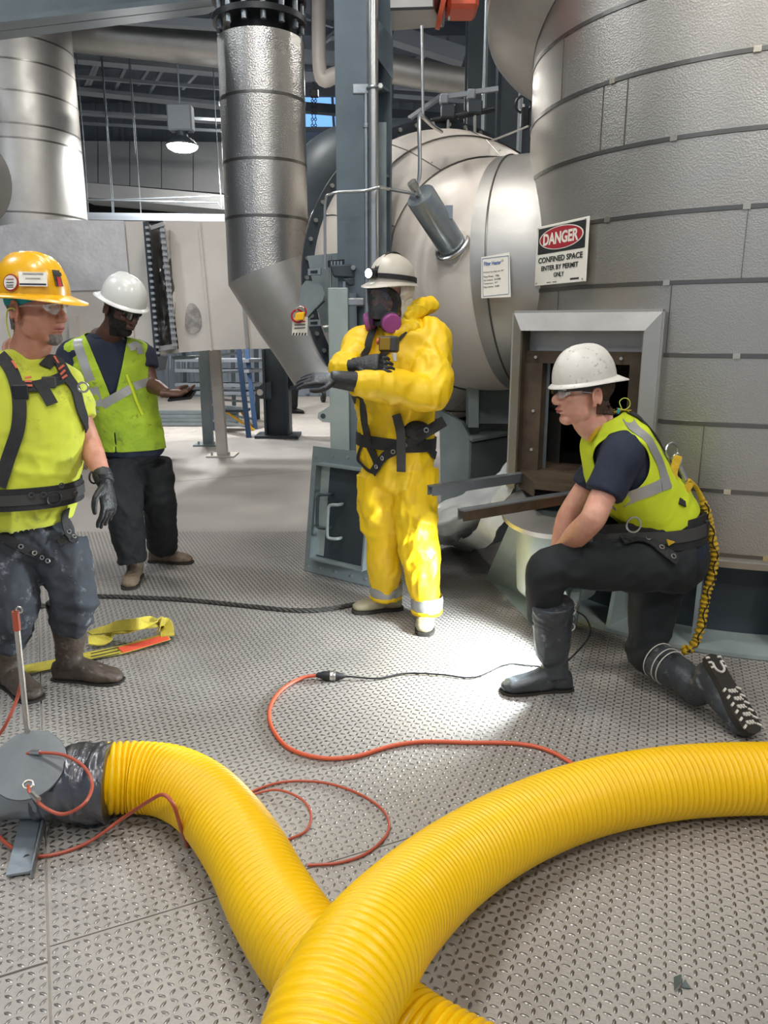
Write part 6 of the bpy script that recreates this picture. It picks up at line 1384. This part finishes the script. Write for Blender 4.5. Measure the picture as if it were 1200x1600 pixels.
# =============== person at the left edge: yellow hat, harness ===============
lf = thing('person', Fl(90, 1075), 'person in yellow hard hat and harness over a lime shirt at the left edge', 'person')
def a_(x, y, Y=3.0): return P(x, y, Y)
LF = Vector((.42, -.9, 0)).normalized(); LR = LF.cross(up)
pel, wst, cst, shl, nkb = a_(42, 850, 3.02), a_(42, 760, 3.0), a_(42, 660, 3.0), a_(38, 585, 3.02), a_(36, 548, 3.03)
keys = [(pel+up*.10, .185, .15, .13), (pel+up*.13, .195, .165, .14), (wst, .2, .185, .14), (cst, .225, .17, .15), (shl-up*.02, .22, .125, .125), (shl.lerp(nkb, .6), .13, .085, .09), (nkb, .075, .075, .075)]
S3 = sec_frames(slerp(keys, 5), LF, LR); tm_ = MB().rings(loft(S3))
sL, eL, wL = a_(108, 620, 3.12), a_(137, 690, 3.08), a_(158, 738, 2.98)
sR, eR, wR = a_(-48, 620, 2.95), a_(-75, 720, 2.85), a_(-60, 800, 2.75)
limb(tm_, [sL+Vector((-.06, 0, .03)), sL, sL.lerp(eL, .55)], [.09, .088, .078]); limb(tm_, [sR+Vector((.06, 0, .03)), sR, sR.lerp(eR, .55)], [.09, .088, .078])
tee = wrinkle(remesh(tm_, .0085, 3), .010, 6, seed=11); obj('shirt', clip(tee, lambda c: c[:, 2]-(a_(42, 820, 2.85).z)) if False else tee, m_tee, lf, ang=180)
for s_, e_, w_ in ((sL, eL, wL), (sR, eR, wR)):
    obj('forearm', remesh(limb(MB(), [s_.lerp(e_, .3), e_, e_.lerp(w_, .4), w_+(w_-e_)*.05], [.055, .05, .046, .034]), .006, 2), m_skinA, lf, ang=180)
obj('glove_cuff', remesh(MB().tube([wL-Vector((0, 0, .0)), wL+(wL-eL).normalized()*.03, wL+(wL-eL).normalized()*.06], [.038, .038, .034], 18), .005, 1), m_glove, lf, ang=180)
hand(wL+(wL-eL).normalized()*.055, Vector((.08, -.1, -1)), Vector((.9, -.3, .1)), m_glove, lf, side=1, curl=.32, thumb=.35, k=1.12)
hand(wR, Vector((0, 0, -1)), Vector((-.9, 0, 0)), m_glove, lf, side=-1, curl=.4, k=1.1)
tr = MB().ell(pel+up*.04, (.185, .15, .15), (LR, LF, up))
hL, kL, aL = a_(92, 850, 3.05), a_(118, 925, 3.0), a_(110, 985, 3.05)
hR_, kR_, aR_ = a_(2, 860, 2.98), a_(20, 945, 2.9), a_(12, 1000, 2.98)
limb(tr, [hL, hL.lerp(kL, .5), kL, kL.lerp(aL, .6), aL+up*.03], [.12, .115, .095, .085, .08]); limb(tr, [hR_, hR_.lerp(kR_, .5), kR_, kR_.lerp(aR_, .6), aR_], [.125, .12, .1, .09, .085])
trm = wrinkle(wrinkle(remesh(tr, .0085, 3), .016, 5.5, seed=21), .006, 13, seed=3); obj('trousers', trm, m_trA, lf, ang=180)
boot(lf, Vector((a_(112, 1050, 3.06).x, 3.08, .10)), (1, -.12, 0), up, m_bootA, shaft=.27, k=1.14, sr=.07, topr=.085)
boot(lf, Vector((a_(12, 1050, 2.98).x, 3.0, .10)), (.75, -.6, 0), up, m_bootA, shaft=.26, k=1.1, sr=.07, topr=.085)
lb = bvh(tee, trm)
hz = strap_on('harness_strap', lb, [(-8, 548), (8, 565), (22, 590), (30, 625), (28, 670), (12, 720), (0, 760)], .048, m_strap, lf, .006, .006, Yd=2.9)[0]
strap_on('harness_strap', lb, [(72, 545), (86, 562), (100, 585), (116, 608), (124, 640), (132, 672)], .045, m_strap, hz, .006, .006, Yd=2.9)
s_, pa, ua = strap_on('chest_strap', lb, [(36, 606), (55, 605), (75, 600), (96, 590)], .042, m_strap, hz, .010, .006, Yd=2.9)
strap_on('strap_tail', lb, [(60, 600), (70, 616), (80, 634)], .045, m_strap, hz, .014, .005, Yd=2.9)
for pts in ([(40, 594), (50, 593)], [(40, 600), (50, 599)], [(40, 606), (50, 605)], [(89, 581), (97, 576)], [(91, 587), (99, 582)], [(94, 593), (101, 588)], [(20, 568), (26, 580)], [(82, 562), (88, 572)]):
    strap_on('orange_stitch', lb, pts, .008, m_orange, hz, .019, .002, n=3, Yd=2.9)
obj('strap_buckle', MB().box(hit(lb, 36, 612, 2.8)[0]+Vector((0, -.022, 0)), (.055, .012, .055), ax=(LR, LF, up)), m_mask, hz, bevel=.004); obj('strap_buckle', MB().box(hit(lb, 80, 597, 2.8)[0]+Vector((0, -.02, 0)), (.05, .012, .045), ax=(LR, LF, up)), m_strapg, hz, bevel=.004)
obj('side_ring', MB().torus(a_(130, 605, 2.9), (.3, -1, 0), .018, .004, 16, 6), m_steel, hz)
wb_ = wst+up*.005-Vector((0, 0, .02)); bl = around(lb, wb_, (0, 0, 1), LF, 40); closed_strap('waist_belt', bl[:-1], .085, .014, m_strap, hz, up, wb_)
closed_strap('belt_webbing', [p+(p-wb_).normalized()*.014 for p in bl[:-1]], .04, .005, m_strapg, hz, up, wb_)
b3 = bvh(tee, trm)
for px, py in ((47, 773), (66, 772), (126, 765), (110, 768)):
    p, n_ = hit(b3, px, py, 2.8); obj('grommet', MB().torus(p+n_*.026, n_, .009, .003, 14, 6), m_strapg, hz)
p, n_ = hit(b3, 78, 770, 2.8); obj('belt_ring', MB().torus(p+n_*.034-up*.012, n_, .027, .005, 20, 8), m_blackm, hz); obj('side_dring', MB().torus(a_(147, 745, 2.97), (1, -.4, 0), .026, .004, 18, 6), m_blackm, hz)
s_, pa, ua = strap_on('thigh_strap', lb, [(0, 835), (28, 851), (52, 862), (72, 872), (84, 878)], .036, m_strap, hz, .008, .005, Yd=2.9); grommets(pa, ua, [7, 12, 17, 21], m_steel, s_, .008, .008)
s_, pa, ua = strap_on('thigh_strap', lb, [(92, 848), (112, 840), (124, 832), (140, 820)], .036, m_strap, hz, .008, .005, Yd=2.9); grommets(pa, ua, [8, 14], m_steel, s_, .008, .008)
LH = L3(a_(58, 487, 3.0), (.93, -.33, -.02), (0, 0, 1))
ho, hme, hl_ = head(LH, nkb-up*.03, m_skinA, lf, k=1.12, nr=.074, jaw=1.12, brow=m_hairG)
hair(hme, LH, 1.12, lambda l: np.minimum.reduce([-l[:, 1]-.048, l[:, 2]+.06, .02-l[:, 2]]), .006, m_hairG, ho, seed=1)
hair(hme, LH, 1.12, lambda l: np.minimum.reduce([l[:, 1]-.055, -.075-l[:, 2], .03-np.abs(l[:, 0])]), .002, m_hairG, ho, name='goatee', seed=5)
bn = clip(inflate(hme, .008), lambda c: (lambda l: np.minimum(l[:, 2]-.018+np.maximum(0, l[:, 1])*.3*-1, .08-l[:, 2]))((c-np.array(LH.o)) @ np.array([LH.r, LH.f, LH.u]).T/1.12)); thick(bn, .003); obj('bandana', bn, m_teal, lf, ang=180)
HH = L3(LH(0, -.015, .06), (.93, -.33, -.04), (0, 0, 1)); yh = hard_hat(HH, m_hatY, 'dirty yellow full brim hard hat with stickers on the harness wearer at left', k=1.07, full=True, ridges=3, suspend=False)
yb = bvh([c_ for c_ in yh.children if c_.name.startswith('shell')][0].data)
def decal(px, py, w, h, m, parent, oval_=False, dz=.003, name='sticker'):
    p, n_ = hit(yb, px, py, 2.9); x, y, d = frame(n_, (0, 0, 1)); pts = [(math.cos(t)*w/2, math.sin(t)*h/2) for t in np.linspace(0, 2*math.pi, 25)[:-1]] if oval_ else [(-w/2, -h/2), (w/2, -h/2), (w/2, h/2), (-w/2, h/2)]
    return obj(name, MB().prism([p+x*u+y*v+n_*dz for u, v in pts], n_*.002), m, parent), p, n_, x, y
decal(18, 442, .062, .062, m_red, yh, True); d1 = decal(18, 442, .052, .052, m_signw, yh, True, .0055)
decal(52, 437, .095, .052, m_signw, yh, False, .005); decal(52, 445, .09, .006, m_navy, yh, False, .0075); decal(52, 429, .07, .006, m_band, yh, False, .0075); decal(52, 436, .05, .003, m_band, yh, False, .0075)
for dy in (-5, 0, 4, 7): decal(18, 442+dy, .03, .002, m_red if dy < 0 else m_ink, yh, False, .008)
dd_ = decal(89, 435, .03, .06, m_rust, yh, False, .003); decal(88, 429, .034, .012, m_ink, yh, False, .0055); decal(91, 441, .014, .034, m_lock_r, yh, False, .006)
glasses(LH, 1.12, m_steel, lf)
obj('earplug_cord', MB().tube([LH(.088, -.005, -.005), LH(.1, -.02, .01), LH(.1, -.045, -.0), LH(.08, -.075, -.05), LH(.085, -.06, -.1)], .003, 8, sm=5), m_cordy, lf)
# =============== second person: white hat, dirty vest, phone ===============
se = thing('person', Fl(240, 900), 'person in shiny white hard hat and dirty green vest looking at a phone', 'person')
def b__(x, y, Y=4.4): return P(x, y, Y)
MF = Vector((.42, -.9, 0)).normalized(); MR = MF.cross(up)
pel, wst, cst, shl, nkb = b__(208, 700, 4.5), b__(195, 645, 4.45), b__(178, 590, 4.4), b__(166, 545, 4.38), b__(160, 522, 4.38)
keys = [(pel-up*.05, .16, .13, .13), (pel, .18, .14, .14), (wst, .175, .14, .13), (cst, .215, .15, .14), (shl, .228, .115, .12), (shl.lerp(nkb, .6), .12, .085, .09), (nkb, .075, .075, .075)]
S4 = sec_frames(slerp(keys, 5), MF, MR); tb_ = MB().rings(loft(S4)); tb_me = remesh(MB().rings(loft(S4)), .009, 3)
sL, eL, wL = b__(222, 556, 4.45), b__(236, 600, 4.4), b__(262, 615, 4.22)
sR, eR, wR = b__(112, 556, 4.3), b__(106, 625, 4.25), b__(120, 690, 4.2)
limb(tb_, [sL+Vector((-.06, 0, .02)), sL, sL.lerp(eL, .5)], [.08, .078, .07]); limb(tb_, [sR+Vector((.06, 0, .02)), sR, sR.lerp(eR, .5)], [.08, .08, .072])
shm = wrinkle(remesh(tb_, .009, 3), .008, 7, seed=31); obj('shirt', shm, m_navy, se, ang=180)
obj('forearm', remesh(limb(MB(), [sL.lerp(eL, .3), eL, eL.lerp(wL, .4), wL], [.05, .045, .042, .028]), .006, 2), m_skinB, se, ang=180); obj('forearm', remesh(limb(MB(), [sR.lerp(eR, .3), eR, eR.lerp(wR, .4), wR], [.05, .045, .042, .028]), .006, 2), m_skinB, se, ang=180)
hand(wL, Vector((.95, -.25, .05)), Vector((.1, .3, -.95)), m_skinB, se, side=1, curl=.22, thumb=.5, k=1.02); hand(wR, Vector((0, 0, -1)), Vector((-1, 0, 0)), m_skinB, se, side=-1, curl=.4)
ph = thing('phone', wL+Vector((.11, -.03, -.0)), 'dark smartphone held in the hand of the person with the shiny white hard hat', 'phone')
PL = L3(b__(284, 619, 4.18), (.93, -.3, .12), (0.1, -.5, .85)); obj('phone_body', MB().box(PL(0, 0, 0), (.075, .15, .012), ax=PL.ax()), m_mask, ph, bevel=.003); obj('screen', MB().box(PL(0, 0, .007), (.066, .138, .001), ax=PL.ax()), m_lensd, ph)
def mvest(c):
    c = np.array(c); l = c-np.array(shl); x = l @ np.array(MR); y = l @ np.array(MF); z = l[:, 2]
    d1 = np.linalg.norm(c-np.array(sL+Vector((.01, 0, -.02))), axis=1)-.078; d2 = np.linalg.norm(c-np.array(sR+Vector((-.03, 0, -.02))), axis=1)-.06
    hem = c[:, 2]-(pel.z+.0); dn = np.linalg.norm(c-np.array(nkb+up*.01), axis=1)-.08
    vn = np.where(y > 0, np.abs(x+.0)-np.maximum(0, (z+.30)*.30)*1.0, 1.0)
    hemcut = np.where(y > 0, np.abs(x)*1.0-.004+np.maximum(0, (c[:, 2]-(pel.z+.12)))*5, 1.0)
    return np.minimum.reduce([d1, d2, hem, dn, vn, hemcut])
vo, vme = vest_from(wrinkle(tb_me.copy(), .009, 7, seed=9), .015, mvest, m_vestB, se)
vb_ = bvh(vme)
strap_on('reflective_tape', vb_, [(112, 510), (122, 540), (134, 575), (148, 610), (155, 635)], .05, m_silver, vo, .001, .002, Yd=4.2)
strap_on('reflective_tape', vb_, [(209, 528), (215, 540), (220, 553)], .045, m_silver, vo, .001, .002, Yd=4.2)
strap_on('reflective_tape', vb_, [(148, 640), (165, 630), (185, 618), (205, 607)], .05, m_silver, vo, .001, .002, Yd=4.2); strap_on('reflective_tape', vb_, [(210, 604), (220, 600), (232, 596)], .045, m_silver, vo, .001, .002, Yd=4.2)
strap_on('zipper', vb_, [(197, 585), (205, 605), (212, 625), (222, 648)], .014, m_vestC, vo, .003, .004, Yd=4.2)
tr = MB().ell(pel, (.17, .13, .13), (MR, MF, up))
hL, kL, aL = b__(236, 722, 4.58), b__(250, 795, 4.62), b__(254, 855, 4.8); hR_, kR_, aR_ = b__(188, 722, 4.45), b__(196, 800, 4.36), b__(206, 875, 4.4)
limb(tr, [hL, hL.lerp(kL, .5), kL, kL.lerp(aL, .6), aL], [.12, .118, .1, .098, .092]); limb(tr, [hR_, hR_.lerp(kR_, .5), kR_, kR_.lerp(aR_, .6), aR_], [.12, .115, .1, .098, .09])
obj('trousers', wrinkle(wrinkle(remesh(tr, .009, 3), .016, 5, seed=41), .007, 12, seed=2), m_trB, se, ang=180)
boot(se, Vector((b__(250, 870, 4.78).x, 4.82, .10)), (1, -.12, 0), up, m_bootB, shaft=.14, k=1.08, sr=.055); boot(se, Vector((b__(207, 885, 4.42).x, 4.46, .10)), (.1, -1, 0), up, m_bootB, shaft=.14, k=1.05, sr=.055)
MH = L3(b__(190, 486, 4.28), (.78, -.5, -.36), (.3, -.15, 1))
ho, hme, hl_ = head(MH, nkb-up*.04, m_skinB, se, k=1.06, nr=.066, lipm=m_skinB, brow=m_hairK)
hair(hme, MH, 1.06, lambda l: np.minimum.reduce([-l[:, 1]+.02, l[:, 2]+.04]), .004, m_hairK, ho, seed=3)
hair(hme, MH, 1.06, lambda l: np.minimum.reduce([l[:, 1]-.0, -.028-l[:, 2]-np.where(np.abs(l[:, 0]) < .03, .045, 0)*0, l[:, 2]+.13, np.maximum(np.abs(l[:, 0])-.028, -.066-l[:, 2])]), .004, m_hairK, ho, name='beard', seed=6)
hard_hat(L3(MH(0, .0, .06), (.78, -.5, -.42) if False else (-.72, .46, .36), (.33, -.2, 1)), m_hatW, 'shiny white hard hat worn backwards by the person looking at a phone', k=.98, full=False, ridges=1)
glasses(MH, 1.06, m_steel, se, dark=True)
obj('shirt_collar', MB().torus(nkb-up*.02, up, .085, .014, 32, 8), m_navy, se)
# =============== far legs behind the dark beam ===============
fa = thing('person', Fl(462, 646), 'distant person in dark trousers and black shoes, mostly hidden behind the dark beam', 'person')
fb = Fl(458, 645); mb = MB(); limb(mb, [fb+Vector((0, 0, .1)), fb+Vector((0, 0, .5)), fb+Vector((-.02, 0, .9)), fb+Vector((-.12, 0, 1.0))], [.1, .11, .13, .14]); limb(mb, [fb+Vector((-.3, .1, .1)), fb+Vector((-.28, .1, .5)), fb+Vector((-.22, .05, .9)), fb+Vector((-.12, 0, 1.0))], [.1, .11, .13, .14])
obj('trousers', wrinkle(remesh(mb, .02, 2), .02, 4), m_trB, fa, ang=180)
mb = MB().rings(loft(sec_frames(slerp([(fb+Vector((-.14, 0, .95)), .17, .13, .13), (fb+Vector((-.14, 0, 1.2)), .17, .13, .13), (fb+Vector((-.14, 0, 1.42)), .2, .12, .12), (fb+Vector((-.14, 0, 1.52)), .08, .08, .08)], 4), Vector((1, 0, 0)), Vector((0, -1, 0)))))
limb(mb, [fb+Vector((-.14, -.2, 1.42)), fb+Vector((-.14, -.24, 1.15)), fb+Vector((-.02, -.2, .95))], [.06, .055, .04]); limb(mb, [fb+Vector((-.14, .2, 1.42)), fb+Vector((-.14, .24, 1.15)), fb+Vector((-.02, .2, .95))], [.06, .055, .04]); obj('shirt', remesh(mb, .02, 2), m_navy, fa, ang=180)
head(L3(fb+Vector((-.12, 0, 1.68)), (1, -.1, 0)), fb+Vector((-.14, 0, 1.5)), m_skinC, fa, eyes=False)
boot(fa, fb+Vector((.0, 0, .10)), (1, -.2, 0), up, m_black, shaft=.12, k=1.1); boot(fa, fb+Vector((-.3, .1, .10)), (1, -.2, 0), up, m_black, shaft=.12, k=1.1)
for o_ in list(bpy.data.objects):
    if '_w' in o_: del o_['_w']
